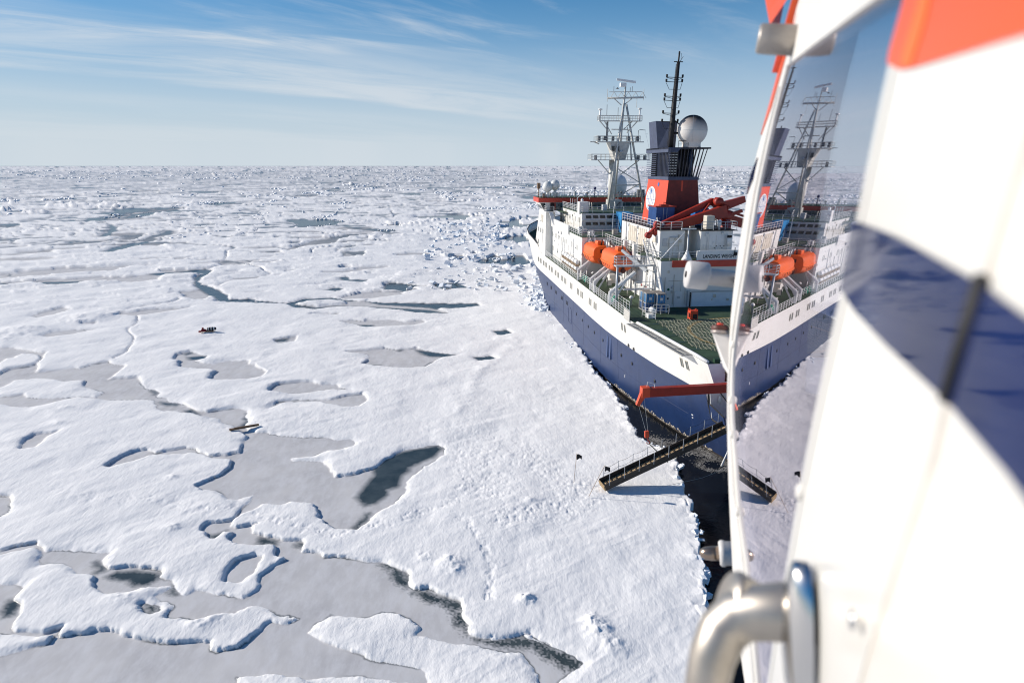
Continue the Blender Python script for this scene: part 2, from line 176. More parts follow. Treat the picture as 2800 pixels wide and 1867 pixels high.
DARK=[[(-13.35,60.56),(-12.12,62.18),(-10.97,63.09),(-8.74,64.19),(-7.85,64.51),(-7.35,63.56),(-7.9,62.63),(-7.93,61.73),(-9.06,60.56),(-10.23,59.15),(-10.23,58.34),(-10.67,57.28),(-10.61,55.5),(-11.55,54.3),(-11.42,53.56),(-12.23,51.99),(-12.91,51.55),(-14.14,53.11),(-13.71,55.26),(-13.31,57.28),(-13.51,58.88)],
[(-12.22,50.38),(-12.32,48.86),(-12.73,47.89),(-13.13,48.08),(-12.77,49.46),(-12.42,50.28)],
[(-9.91,42.94),(-9.04,42.78),(-7.85,41.78),(-7.6,41.33),(-7.51,40.17),(-8.32,40.74),(-8.92,42.08)],
[(-6.95,39.68),(-5.95,39.75),(-3.48,38.39),(-3.31,37.87),(-3.91,37.49),(-5.03,38.53),(-6.07,38.66)],
[(-3.93,37.24),(-3.4,37.37),(-3.09,36.51),(-2.88,35.79),(-3.56,36.26)],
[(-2.94,35.44),(-2.35,34.93),(-0.85,34.76),(0.33,35.1),(1.13,35.22),(1.35,34.82),(2.29,34.32),(2.24,33.47),(1.26,34.32),(-0.61,34.27),(-2.02,34.65)],
[(0,34.75),(0.56,35.08),(1.12,35.21),(1.66,34.62),(2.89,33.85),(3.75,33.29),(4.15,32.87),(3.85,32.52),(3.14,32.4),(2.15,33.36),(1.54,33.98),(0.92,34.49)],
[(-29.44,41.45),(-29.25,42.05),(-27.88,42.05),(-26.17,41.9),(-25.64,41.16),(-26.18,40.58),(-27.02,40.51),(-27.89,40.94),(-28.91,41.01)],
[(-31.46,43.29),(-30.53,42.66),(-30.25,42.05),(-30.79,41.75),(-30.8,42.35),(-31.55,43.13)],
[(-25.15,38.28),(-24.21,38.02),(-23.9,37.58),(-24.34,37.33)],
[(-34.36,37.52),(-34.73,38.67),(-34.1,38.74),(-33.5,38.15),(-33.27,37.27),(-33.86,36.96)],
[(-24.34,40.44),(-23.87,40.02),(-23.44,39.34),(-23.92,39.61)],
[(-24.48,46.85),(-23.52,47.4),(-23.69,46.4),(-24.11,46.22)],
[(-20.46,46.59),(-18.9,46.13),(-18.81,45.6),(-19.86,45.52),(-20.34,45.87)],
[(-17.16,45.69),(-16.55,45.78),(-16.43,45.08),(-16.93,45.25)],
[(-15.53,101.76),(-13.17,100.67),(-8.82,98.89),(-10.88,97.85),(-13.26,98.2),(-15.17,100.67)],
[(-12.9,92.33),(-12.43,94.53),(-11.74,95.18),(-12.2,92.64)],
[(-21.66,93.57),(-19.79,93.57),(-19.79,92.64),(-21.12,92.76)],
[(-19.03,102.14),(-17.61,102.14),(-18.22,100.96)],
[(-29.16,118.81),(-26.12,118.81),(-25.76,117.06),(-27.9,117.35)],
[(-3.58,114.99),(0.5,114.99),(0.48,110.79),(-2.8,110.79)],
[(-6.3,97.85),(-2.6,98.2),(-2.54,95.5),(-5.11,95.5)],
[(-40.88,108),(-38.7,108.83),(-38.57,107.18),(-40.13,106.78)],
[(-50.8,97.72),(-48.01,98.34),(-47.49,96.8),(-49.63,96.2)],
[(-51.99,99.28),(-51.27,100.56),(-50.9,99.6),(-51.48,98.96)],
[(-44.67,77.75),(-43.57,77.55),(-41.86,76.95),(-41.98,76.35),(-43.97,76.95)],
[(-40.03,74.63),(-39.25,75),(-37.56,73.15),(-38.9,73.7)],
[(-31.32,69.35),(-31.22,71.38),(-31.76,72.08),(-32.07,73.88),(-30.75,71.03),(-30.55,69.35)],
[(-48.08,82),(-47.1,81.55),(-46.67,80.46)],
[(-57.14,141.95),(-49.05,139.24),(-46.45,144.04),(-41.23,145.47),(-37.24,143.06),(-32.4,141.26),(-37.18,140.58),(-40.58,143.06),(-44.35,141.67),(-46.38,137.66),(-41.39,134.36),(-37.36,135.99),(-30.59,135.36),(-16.93,131.68),(-12.5,128.19),(-16.44,127.62),(-40.79,132.28),(-45.12,132.89),(-55.09,137.28)],
[(-32.25,140.58),(-17.85,139.24),(-6.7,138.58),(-6.56,135.61),(-10.87,133.13),(-16.01,132.64),(-17.49,134.11),(-28.32,137.28)],
[(-30.36,152.25),(-32.11,163.18),(-29.59,165),(-20.53,158.81),(-24.46,156.29),(-21.79,152.25)],
[(-20.54,161.4),(-14.6,165),(-10.31,157.45),(-16.72,154.65)],
[(-46.45,171.66),(-45.05,174.68),(-42.6,170.09),(-36.3,168.17),(-38.71,164.45),(-43.9,167.41)],
[(-45.35,153.04),(-43.23,157.45),(-40.59,156.62),(-41.71,151.63)],
[(-40.74,178.87),(-38.43,181.03),(-38.97,177.8)],
[(-225.06,357.77),(-192.46,322.13),(-179.62,299.26),(-168.46,272.44),(-171.34,271.6),(-186.79,305.47),(-203.74,331.14)],
[(-141,223.64),(-146.54,240.64),(-145.67,256.52),(-142.3,262.27),(-139.82,248.16),(-138.01,234.81),(-138.04,223.07)],
[(-129.76,163.07),(-124.28,164.65),(-117.59,165.46),(-111.39,166.27),(-109.35,163.07),(-120.93,162.29),(-127.42,159.99)],
[(-100.35,177.54),(-92.46,182.85),(-88.29,187.25),(-84.2,182.27),(-82.12,170.43),(-79.37,163.86),(-72.16,156.29),(-66.02,148.04),(-57.03,142.38),(-55.68,138.83),(-64.52,139.99),(-71.14,149.36),(-78.58,159.23),(-84.13,170.43),(-85.56,177.91),(-95.32,175.35)]]
TRACKS=[(1.3,[(-6.78,64.51),(-4.3,57.28),(-5.04,54.51)]),
(1.6,[(-0.15,97.17),(0.03,82.59),(-2.43,75.64),(-4.51,71.57),(-4.89,66.16),(-5.34,61.43),(-4.12,54.51)]),
(0.7,[(0.24,98.54),(1.74,84.65),(1.47,78.75),(3.15,72.75),(0.58,67.53),(0.55,62.94),(3.44,56)]),
(1.6,[(-51.77,60.33),(-46.47,64.42),(-40.74,67.11),(-36.83,69.35),(-31.93,68.38)]),
(1.2,[(-43.36,54.51),(-35.5,51.8),(-31.5,52.45),(-26.24,50.53),(-24.37,51.16)]),
(1,[(-21.91,49.87),(-17.05,47.89),(-13.64,46.59),(-10.92,48.08),(-7.08,50.49),(-4.55,52.65)]),
(0.45,[(-4.21,49.46),(-1.79,43.82),(-1.35,38.53)]),
(2.2,[(0,61.71),(2.87,58.38),(5.59,56.53),(7,54.23)]),
(2.6,[(0,49.59),(3.85,51.31),(6.91,53.4),(7.61,54.79)]),
(1.2,[(-14.35,77.83),(-25.48,93.89),(-38.47,104.41)]),
(1.5,[(-29.56,72.35),(-22.11,74.37),(-16.55,76.94),(-13,81.6)]),
(1,[(-40.12,97.85),(-35.18,92.64),(-34.17,82.59),(-29.56,72.35)]),
(0.8,[(-19.62,90.81),(-14.19,77.83),(-9.28,68.59)]),
(3.5,[(-5.12,69.68),(-2.72,62.94),(-1.83,54.77)]),
(3,[(1.52,62.41),(4.25,57.44),(5.87,55.07),(3.92,52.34)])]
RIDGE=[(-8.85,68.59),(-7.4,72.75),(-5.66,77.83),(-5.41,81.6),(-5.26,87.91),(-3,95.18),(0.04,103.64),(0.69,108.42)]
BUMPS=[(-4.7, 42.9, 0.5, 0.9), (-4.4, 41.9, 0.4, 0.7), (-6.6, 43.5, 0.3, 0.6), (1.0, 38.5, 0.35, 0.5), (-3.4, 35.7, 0.25, 0.5), (-0.6, 49.1, 0.2, 0.4), (5.2, 36.4, 0.45, 0.6), (5.6, 35.6, 0.4, 0.6), (6.3, 34.1, 0.35, 0.7), (0.9, 38.5, 0.3, 0.5), (1.6, 52.3, 0.2, 0.4), (5.6, 35.0, 0.3, 0.8), (-27.9, 47.6, 0.3, 0.6), (-20.4, 36.1, 0.35, 0.7), (-27.0, 38.9, 0.3, 0.8), (-19.7, 36.8, 0.3, 0.8), (-82.4, 125.8, 1.1, 2.2), (-83.4, 123.8, 0.8, 2), (-83.6, 120.6, 0.6, 1.5), (-88.1, 114.9, 0.7, 2.0), (-87.8, 110.9, 0.7, 2.0), (-86.7, 107.1, 0.7, 2), (-52.5, 70.2, 0.35, 0.8), (-54.8, 75.0, 0.3, 0.6), (-32.5, 56.7, 0.3, 0.5), (-80.0, 289.7, 1.3, 3.0), (-76.6, 298.1, 1.2, 3.5), (-79.0, 274.3, 1.0, 3.0), (-71.5, 313.2, 1.0, 3.0), (-84.8, 247.7, 0.8, 2.5), (-87.2, 239.9, 0.7, 2.5), (-87.8, 200.3, 1.0, 2.5), (-220.7, 361.4, 1.2, 3), (-215.2, 372.7, 1.2, 3), (-232.9, 347.3, 1.1, 3), (-236.5, 340.7, 1, 3)]
SLED=[(-54.69, 111.59), (-53.3, 113.7)]
PLANK=[(-31.5, 67.79), (-29.11, 69.05)]
# ---------------------------------------------------------------- materials
MATS = {}
def nodes_mat(name):
    m = bpy.data.materials.new(name); m.use_nodes = True
    return m, m.node_tree.nodes, m.node_tree.links, m.node_tree.nodes['Principled BSDF']
def mat(name, col, rough=.5, metal=0., var=.06, vscale=1.5, bump=0., bscale=20., streak=0., stain=(.25, .12, .05), spec=.5, stretch=(1, 1, 1)):
    if name in MATS: return MATS[name]
    m, n, l, b = nodes_mat(name)
    b.inputs['Roughness'].default_value = rough; b.inputs['Metallic'].default_value = metal
    b.inputs['Specular IOR Level'].default_value = spec
    tcn = n.new('ShaderNodeTexCoord'); mpn = n.new('ShaderNodeMapping'); l.new(tcn.outputs['Object'], mpn.inputs[0]); mpn.inputs['Scale'].default_value = stretch
    nz = n.new('ShaderNodeTexNoise'); nz.inputs['Scale'].default_value = vscale; nz.inputs['Detail'].default_value = 5; l.new(mpn.outputs[0], nz.inputs['Vector'])
    mr = n.new('ShaderNodeMapRange'); l.new(nz.outputs[0], mr.inputs[0]); mr.inputs[1].default_value = .3; mr.inputs[2].default_value = .7
    mr.inputs[3].default_value = 1-var; mr.inputs[4].default_value = 1+var
    sc_ = n.new('ShaderNodeVectorMath'); sc_.operation = 'SCALE'; sc_.inputs[0].default_value = col; l.new(mr.outputs[0], sc_.inputs['Scale'])
    colo = sc_.outputs[0]
    if streak > 0:
        mp3 = n.new('ShaderNodeMapping'); l.new(tcn.outputs['Object'], mp3.inputs[0]); mp3.inputs['Scale'].default_value = (1, 1, .12)
        ns = n.new('ShaderNodeTexNoise'); ns.inputs['Scale'].default_value = 1.6; ns.inputs['Detail'].default_value = 6; ns.inputs['Roughness'].default_value = .7; l.new(mp3.outputs[0], ns.inputs['Vector'])
        r2 = n.new('ShaderNodeMapRange'); l.new(ns.outputs[0], r2.inputs[0]); r2.inputs[1].default_value = .56; r2.inputs[2].default_value = .78; r2.inputs[4].default_value = streak
        mx = n.new('ShaderNodeMix'); mx.data_type = 'RGBA'; l.new(r2.outputs[0], mx.inputs[0]); l.new(colo, mx.inputs[6]); mx.inputs[7].default_value = (*stain, 1)
        colo = mx.outputs[2]
    l.new(colo, b.inputs['Base Color'])
    if bump > 0:
        nb = n.new('ShaderNodeTexNoise'); nb.inputs['Scale'].default_value = bscale; nb.inputs['Detail'].default_value = 4; l.new(mpn.outputs[0], nb.inputs['Vector'])
        bp = n.new('ShaderNodeBump'); bp.inputs['Strength'].default_value = bump; bp.inputs['Distance'].default_value = .05; l.new(nb.outputs[0], bp.inputs['Height']); l.new(bp.outputs[0], b.inputs['Normal'])
    MATS[name] = m; return m

# ---------------------------------------------------------------- the ice
def build_ice():
    phi = np.concatenate([np.linspace(1.35, .80, 40, endpoint=False), np.linspace(.80, .0016, 760)])
    R = EYE/np.tan(phi)
    th = np.concatenate([np.radians(np.linspace(-150, -43, 30, endpoint=False)), np.radians(np.linspace(-43, 43, 940, endpoint=False)), np.radians(np.linspace(43, 209.9, 45))])
    nr, nc = len(R), len(th)
    RR, TH = np.meshgrid(R, th, indexing='ij')
    X = (RR*np.sin(TH)).ravel(); Y = (RR*np.cos(TH)).ravel(); r = RR.ravel()
    cell = np.gradient(R)[:, None].repeat(nc, 1).ravel()      # row spacing: fade detail finer than this
    def fade(wl): return np.clip(1.6-cell/wl*1.6, 0, 1)
    # natural shorelines: warp the query point a little
    aw = np.clip(r*.0026, .09, 3.)
    wx = X+aw*(1.8*fbm(X/2.6, Y/2.6, 3, 11)+.9*vn(X/.55, Y/.55, 17)*fade(.4)+.5*vn(X/.21, Y/.21, 19)*fade(.2)); wy = Y+aw*(1.8*fbm(X/2.6, Y/2.6, 3, 23)+.9*vn(X/.55, Y/.55, 29)*fade(.4)+.5*vn(X/.21, Y/.21, 27)*fade(.2))
    M = 14.
    S = np.full(X.shape, M)
    for kind, poly in OPS:
        dd = sdf(poly, wx, wy, M)
        S = np.minimum(S, -dd) if kind == 'p' else np.maximum(S, dd)
    # further floes: leads and frozen ponds beyond the traced ones, elongated across the view
    rub = sdf(RUBBLE, X+3*fbm(X/6, Y/6, 3, 31), Y+3*fbm(X/6, Y/6, 3, 37), 40.)
    far = sst(Y, 180, 330)*sst(-rub, -6, 4)
    ca, sa = math.cos(.30), math.sin(.30)
    ax = X*ca+Y*sa; ay = -X*sa+Y*ca
    qx = ax+9*fbm(X/26, Y/26, 3, 41); qy = ay+14*fbm(X/30, Y/30, 3, 43)
    p1 = fbm(qx/34, qy/62, 4, 51)
    w1 = .36+.0*Y
    S = np.where(far > .3, np.minimum(S, (w1-p1)*26*(1+r/900)), S)
    c1 = np.abs(fbm(qx/75, qy/120, 4, 61)); c2 = np.abs(fbm(qx/28+9, qy/50, 4, 67))
    crack = np.minimum(c1*75, c2*30+1.3)
    crack_d = np.where(r < 3500, crack-(.25+np.minimum(r, 2200)*.0013), 9.)
    c3 = np.abs(fbm(qx/15+4, qy/27, 3, 73)); crack_d = np.minimum(crack_d, np.where((r < 1500) & (c2 < .22), c3*16-(.05+r*.0015), 9.))
    S = np.where(far > .3, np.minimum(S, crack_d), S)
    S2 = np.where((Y > 95) & (far < .3) & (rub < 0), c1*60-.12, 9.)      # fine cracks nearer by
    S = np.minimum(S, np.where(S > 1.5, S2, 9.))
    mid = sst(Y, 118, 150)*sst(-X-Y*.02, 8, 25)*sst(-rub, 0, 8)
    p3 = fbm(ax/17+.25*fbm(X/9, Y/9, 2, 303), ay/7.5+.25*fbm(X/9, Y/9, 2, 305), 3, 301)
    S = np.where(mid > .05, np.minimum(S, (.40+.3*(1-mid)-p3)*11), S)
    steps = .23*sst(fbm(ax/25+7, ay/8, 4, 311), -.012, .012)*mid+.16*sst(fbm(ax/13+3, ay/4.5, 3, 315), .10, .13)*mid
    # the broken channel and the rubble fields
    rubm = sst(rub, -3, 5)
    bh, gap = blocks((X+1.5*vn(X/3, Y/3, 3))/3.4, (Y+1.5*vn(X/3, Y/3, 5))/3.4, 71)
    bh2, gap2 = blocks(X/.95+3, Y/.95, 81)
    rough = sst(.24-np.abs(fbm(X/30, Y/34, 4, 91)), .0, .2)
    hr = rough*(bh*.85*sst(gap, .0, .16)+.3*bh2*sst(gap2, 0, .15)*fade(.5))-.35*(1-rough)*sst(fbm(X/11, Y/9, 2, 97), .15, .4)*1.6
    water_r = sst(fbm(X/15+3, Y/30, 3, 101), .25, .38)
    # pressure ridges far out
    pr = sst(fbm(X/190+2, Y/420, 2, 111), -.15, .15)*sst(.20-np.abs(fbm(qx/46+1, qy/95, 4, 117)), 0, .16)*sst(r, 240, 520)*(1-rubm)
    line = sst(.055-np.abs(fbm(qx/60+5, qy/95+2, 4, 113)), 0, .05)
    fb, fg = blocks(X/4.2, Y/6.5, 121)
    ridge_h = (pr*1.25*np.clip(fbm(X/8, Y/26, 3, 123)+.45, 0, 1)+line*.35*sst(r, 200, 300)*(1-rubm))*(.4+1.6*fb*sst(fg, 0, .2))*(1+np.minimum(r, 2500)/1300)
    # snow relief
    sx, sy = X*.80+Y*.60, -X*.60+Y*.80            # along the wind
    rel = .14*fbm(sx/9, sy/4.2, 3, 131)+.042*fbm(sx/3.2, sy/1.0, 4, 133, .5)*fade(1.2)+.007*fbm(sx/.75, sy/.33, 3, 139, .6)*fade(.4)
    patch = .55+.75*sst(fbm(X/22, Y/22, 3, 141), -.3, .4)
    sas = (1-np.abs(vn(sx/2.1+.6*vn(X/3, Y/3, 144), sy/.62, 145)))**2*fade(.7)+.5*(1-np.abs(vn(sx/.9, sy/.28, 146)))**2*fade(.35)
    rel = rel*patch+.024*sas*sst(fbm(X/14, Y/10, 3, 147), -.25, .35)
    nearr = sst(-(Y-58), -6, 18)*sst(X, -16, -2)                   # lumpier snow near the lower edge
    rel = rel+nearr*.018*fbm(X/.8, Y/.8, 3, 149, .6)*fade(.4)
    trk = np.zeros(X.shape); flat = np.zeros(X.shape)
    for wdt, ln in TRACKS:
        dd = pdist(ln, X+.5*fbm(X/2, Y/2, 2, 151), Y+.5*fbm(X/2, Y/2, 2, 157), wdt*2.2)
        trk = np.maximum(trk, sst(-dd, -wdt*1.25, -wdt*.25))
    foot = .08*np.abs(vn(X/.30, Y/.42, 161))**.7*-1*sst(vn(X/.5, Y/.5, 163), -.3, .3)-.03*np.abs(vn(X/.17, Y/.17, 167))
    rel = rel+trk*foot*fade(.30)+steps
    dr = pdist(RIDGE, X, Y, 4.)
    rel = rel+.13*np.exp(-(dr/1.1)**2)*(.7+.5*fbm(X/1.5, Y/1.5, 2, 169))
    for bx, by, hb, wb in BUMPS:
        e2 = (((X-bx)/(2.4 if wb > 1.4 else 1.2))**2+(Y-by)**2)/(wb*wb)
        k = e2 < 9
        rel[k] += hb*(.5 if by < 200 else .22)*np.exp(-e2[k])*(1+.6*fbm(X[k]/(wb*.6), Y[k]/(wb*.6), 3, 171))
    sea = sdf(SEA, X+.45*fbm(X/1.8, Y/1.8, 3, 181)+.12*vn(X/.4, Y/.4, 183), Y+.45*fbm(X/1.8, Y/1.8, 3, 187)+.12*vn(X/.4, Y/.4, 189), 6.)
    cw = np.clip(cell*.20, .02, 12.); sm = np.clip(.5+S/(2*cw), 0, 1)
    ev = sst(fbm(X/5.5, Y/5.5, 3, 193), -.35, .45)
    edge = (1-np.exp(-np.maximum(S+cw, 0)/(.05+.42*ev**2.2+cw)))*sm**.7
    hs = (.27-.13*ev+.04*fbm(X/8, Y/8, 2, 191))*edge+.05*(1-np.exp(-np.maximum(S, 0)/.9))
    Z = np.where(S > -cw, hs+rel*sst(S, 0, .7)+ridge_h*sst(S, 0, 3), 0.0)
    lip = sst(sea, -1.3, -.1)                                      # crumbled edge of the channel
    Z = np.where(S > 0, Z+lip*(.16*(bh2-.25)*sst(gap2, 0, .2)+.03), Z)
    wet = 1-sm
    hr_z = np.where(water_r > .5, -1.5, hr+.25)
    Z = np.where(rub > -2, Z*(1-rubm)+hr_z*rubm, Z)
    wet = np.where(rub > 2, 0, wet)
    Z = np.where(sea > 0, -1.6-.2*vn(X, Y, 3), Z); wet = np.where(sea > -.05, 0, wet)
    # dark thin ice
    dk = np.full(X.shape, -2.)
    for poly in DARK:
        dk = np.maximum(dk, sdf(poly, X+.25*fbm(X/.9, Y/.9, 3, 201), Y+.25*fbm(X/.9, Y/.9, 3, 207), 2.))
    soft = np.clip(.55+r*.003, .2, 3)
    dark = np.clip((dk+soft*.6)/soft+.5*vn(X/.12, Y/.12, 211)*fade(.15), 0, 1)
    fd = sst(fbm(qx/20, qy/34, 3, 221), -.4, .0)*far                    # some far leads are open and dark
    thin = sst(-crack_d, -.6-.0015*r, .1)*sst(r, 140, 260)*(S < .3+.001*r)*.85
    dark = np.maximum(np.maximum(dark, fd), thin)*wet
    # dark hem on the ponds along the snow edges, broken up by noise
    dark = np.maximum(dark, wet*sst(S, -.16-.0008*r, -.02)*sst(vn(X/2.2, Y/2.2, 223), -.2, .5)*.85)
    V = np.stack([X, Y, Z], 1)
    V = np.concatenate([V, [[0, 0, .3]]])
    i, j = np.meshgrid(np.arange(nr-1), np.arange(nc), indexing='ij')
    j2 = (j+1) % nc
    q = np.stack([i*nc+j, i*nc+j2, (i+1)*nc+j2, (i+1)*nc+j], -1).reshape(-1, 4)[:, ::-1]
    me = bpy.data.meshes.new('ice')
    me.vertices.add(len(V)); me.vertices.foreach_set('co', V.ravel())
    fan = np.stack([np.full(nc, nr*nc), (np.arange(nc)+1) % nc, np.arange(nc)], 1)
    nl = q.size+fan.size
    me.loops.add(nl); me.loops.foreach_set('vertex_index', np.concatenate([q.ravel(), fan.ravel()]).astype(np.int32))
    me.polygons.add(len(q)+len(fan))
    me.polygons.foreach_set('loop_start', np.concatenate([np.arange(len(q))*4, len(q)*4+np.arange(len(fan))*3]).astype(np.int32))
    me.polygons.foreach_set('use_smooth', np.ones(len(q)+len(fan), bool))
    me.update(calc_edges=True); me.validate()
    for nm, arr in (('wet', wet), ('dark', dark), ('tread', trk)):
        at = me.attributes.new(nm, 'FLOAT', 'POINT'); at.data.foreach_set('value', np.append(arr, 0).astype(np.float32))
    o = bpy.data.objects.new('ice_ground', me); C.objects.link(o); o['kind'] = 'structure'
    # material
    m, n, l, b = nodes_mat('snow_and_pond_ice')
    def at(nm):
        a = n.new('ShaderNodeAttribute'); a.attribute_name = nm; return a.outputs['Fac']
    geo = n.new('ShaderNodeNewGeometry')
    def noise(scale, det=5, rough=.55, mscale=(1, 1, 1), rot=0.):
        mpn = n.new('ShaderNodeMapping'); l.new(geo.outputs['Position'], mpn.inputs[0]); mpn.inputs['Scale'].default_value = mscale; mpn.inputs['Rotation'].default_value = (0, 0, rot)
        z = n.new('ShaderNodeTexNoise'); z.inputs['Scale'].default_value = scale; z.inputs['Detail'].default_value = det; z.inputs['Roughness'].default_value = rough
        l.new(mpn.outputs[0], z.inputs['Vector']); return z.outputs[0]
    def mix(f, a, c):
        x = n.new('ShaderNodeMix'); x.data_type = 'RGBA'
        if isinstance(f, float): x.inputs[0].default_value = f
        else: l.new(f, x.inputs[0])
        for k, v in ((6, a), (7, c)):
            if isinstance(v, tuple): x.inputs[k].default_value = (*v, 1)
            else: l.new(v, x.inputs[k])
        return x.outputs[2]
    def mrange(x, a, c, d0=0., d1=1.):
        q_ = n.new('ShaderNodeMapRange'); l.new(x, q_.inputs[0]); q_.inputs[1].default_value = a; q_.inputs[2].default_value = c; q_.inputs[3].default_value = d0; q_.inputs[4].default_value = d1; return q_.outputs[0]
    snow = mix(mrange(noise(.12), .35, .65), (.84, .84, .83), (.885, .875, .855))
    snow = mix(mrange(noise(3., 4, .6, (1, .5, 1), .6), .3, .7), snow, (.85, .845, .835))
    grey = mix(mrange(noise(.25, 4), .3, .7), (.48, .475, .48), (.61, .60, .59)); grey = mix(mrange(noise(1.1, 6, .7, (1, .4, 1), .64), .42, .75), grey, (.66, .66, .67))
    speck = mrange(noise(9., 3, .7), .35, .62, 0., 1.)
    drk = mix(mrange(noise(.5, 4), .3, .7), (.030, .045, .050), (.075, .095, .10))
    pondc = mix(at('dark'), grey, drk)
    col = mix(at('wet'), snow, pondc)
    l.new(col, b.inputs['Base Color'])
    rg = n.new('ShaderNodeMapRange'); l.new(at('dark'), rg.inputs[0]); rg.inputs[3].default_value = .75; rg.inputs[4].default_value = .22
    l.new(rg.outputs[0], b.inputs['Roughness']); b.inputs['Specular IOR Level'].default_value = .2
    nb = noise(1.6, 6, .62, (1, .45, 1), .64); nb2 = noise(14., 3, .6)
    s_ = n.new('ShaderNodeMath'); s_.operation = 'MULTIPLY_ADD'; l.new(nb2, s_.inputs[0]); s_.inputs[1].default_value = .12; l.new(nb, s_.inputs[2])
    inv = n.new('ShaderNodeMapRange'); l.new(at('wet'), inv.inputs[0]); inv.inputs[3].default_value = .38; inv.inputs[4].default_value = .05
    bp = n.new('ShaderNodeBump'); bp.inputs['Distance'].default_value = .22; l.new(inv.outputs[0], bp.inputs['Strength']); l.new(s_.outputs[0], bp.inputs['Height'])
    l.new(bp.outputs[0], b.inputs['Normal'])
    me.materials.append(m)
    # sea water below the ice level
    mw, n, l, b = nodes_mat('sea_water')
    b.inputs['Base Color'].default_value = (.003, .005, .008, 1); b.inputs['Roughness'].default_value = .12; b.inputs['Specular IOR Level'].default_value = .22
    geo = n.new('ShaderNodeNewGeometry'); z = n.new('ShaderNodeTexNoise'); z.inputs['Scale'].default_value = 2.2; z.inputs['Detail'].default_value = 6; l.new(geo.outputs['Position'], z.inputs['Vector'])
    bp = n.new('ShaderNodeBump'); bp.inputs['Distance'].default_value = .05; bp.inputs['Strength'].default_value = .5; l.new(z.outputs[0], bp.inputs['Height']); l.new(bp.outputs[0], b.inputs['Normal'])
    mb = bpy.data.meshes.new('water'); s = 22000
    mb.from_pydata([(-s, -s, -.42), (s, -s, -.42), (s, s, -.42), (-s, s, -.42)], [], [(0, 1, 2, 3)]); mb.materials.append(mw)
    ow = bpy.data.objects.new('sea_water', mb); C.objects.link(ow); ow['kind'] = 'structure'
build_ice()
def build_ridges():
    """angular blocks piled along the pressure ridges of the pack"""
    rg = np.random.default_rng(5); n = 260000
    th = rg.uniform(-.75, .70, n); r = 300*(4500/300)**(rg.random(n)**1.1); X = r*np.sin(th); Y = r*np.cos(th)
    ca, sa = math.cos(.30), math.sin(.30); ax = X*ca+Y*sa; ay = -X*sa+Y*ca
    qx = ax+9*fbm(X/26, Y/26, 3, 41); qy = ay+14*fbm(X/30, Y/30, 3, 43)
    line = np.abs(fbm(qx/46+1, qy/95, 4, 117)); patch = fbm(X/190+2, Y/420, 2, 111)
    rub = sdf(RUBBLE, X, Y, 5.)
    zone = fbm(X/70+5, Y/160, 3, 119)
    keep = (rg.random(n) < np.clip(1.15-line/.075, 0, 1)*np.clip((patch+.25)*3, .05, 1)*np.clip((zone+.15)*2.2, 0.03, 1)*1.25) & (rub < 0) & ((X+Y*.10 < -4) | (Y > 260))
    X, Y, r = X[keep], Y[keep], r[keep]; k = len(X)
    g = 1+r/1100; a = rg.uniform(0, 6.28, k)
    sc_ = rg.random(k)**1.6*(.35+.65*np.clip((r-300)/500, 0, 1)); sx = (.25+1.6*sc_)*g; sy = (.2+1.3*sc_)*g; sz = (.12+.62*sc_)*(1+r/2000)
    cube = np.array([(-1, -1, -1), (1, -1, -1), (1, 1, -1), (-1, 1, -1), (-1, -1, 1), (1, -1, 1), (1, 1, 1), (-1, 1, 1)], float)
    P = cube[None]*rg.uniform(.55, 1, (k, 8, 3)); P[:, 4:, :2] *= .75
    lx = P[:, :, 0]*sx[:, None]; ly = P[:, :, 1]*sy[:, None]; lz = P[:, :, 2]*sz[:, None]+lx*rg.uniform(-.3, .3, (k, 1))
    V = np.stack([X[:, None]+lx*np.cos(a)[:, None]-ly*np.sin(a)[:, None], Y[:, None]+lx*np.sin(a)[:, None]+ly*np.cos(a)[:, None], lz+.25], -1).reshape(-1, 3)
    F = np.array([(3, 2, 1, 0), (4, 5, 6, 7), (0, 1, 5, 4), (1, 2, 6, 5), (2, 3, 7, 6), (3, 0, 4, 7)]); F = (F[None]+np.arange(k)[:, None, None]*8).reshape(-1, 4)
    me = bpy.data.meshes.new('ridge_blocks'); me.vertices.add(len(V)); me.vertices.foreach_set('co', V.ravel())
    me.loops.add(F.size); me.loops.foreach_set('vertex_index', F.ravel().astype(np.int32)); me.polygons.add(len(F)); me.polygons.foreach_set('loop_start', (np.arange(len(F))*4).astype(np.int32)); me.update(calc_edges=True)
    me.materials.append(mat('ridge_ice', (.80, .83, .86), .6, var=.05)); o = bpy.data.objects.new('pressure_ridges', me); C.objects.link(o); o['kind'] = 'stuff'
    print('ridge blocks', k)
build_ridges()
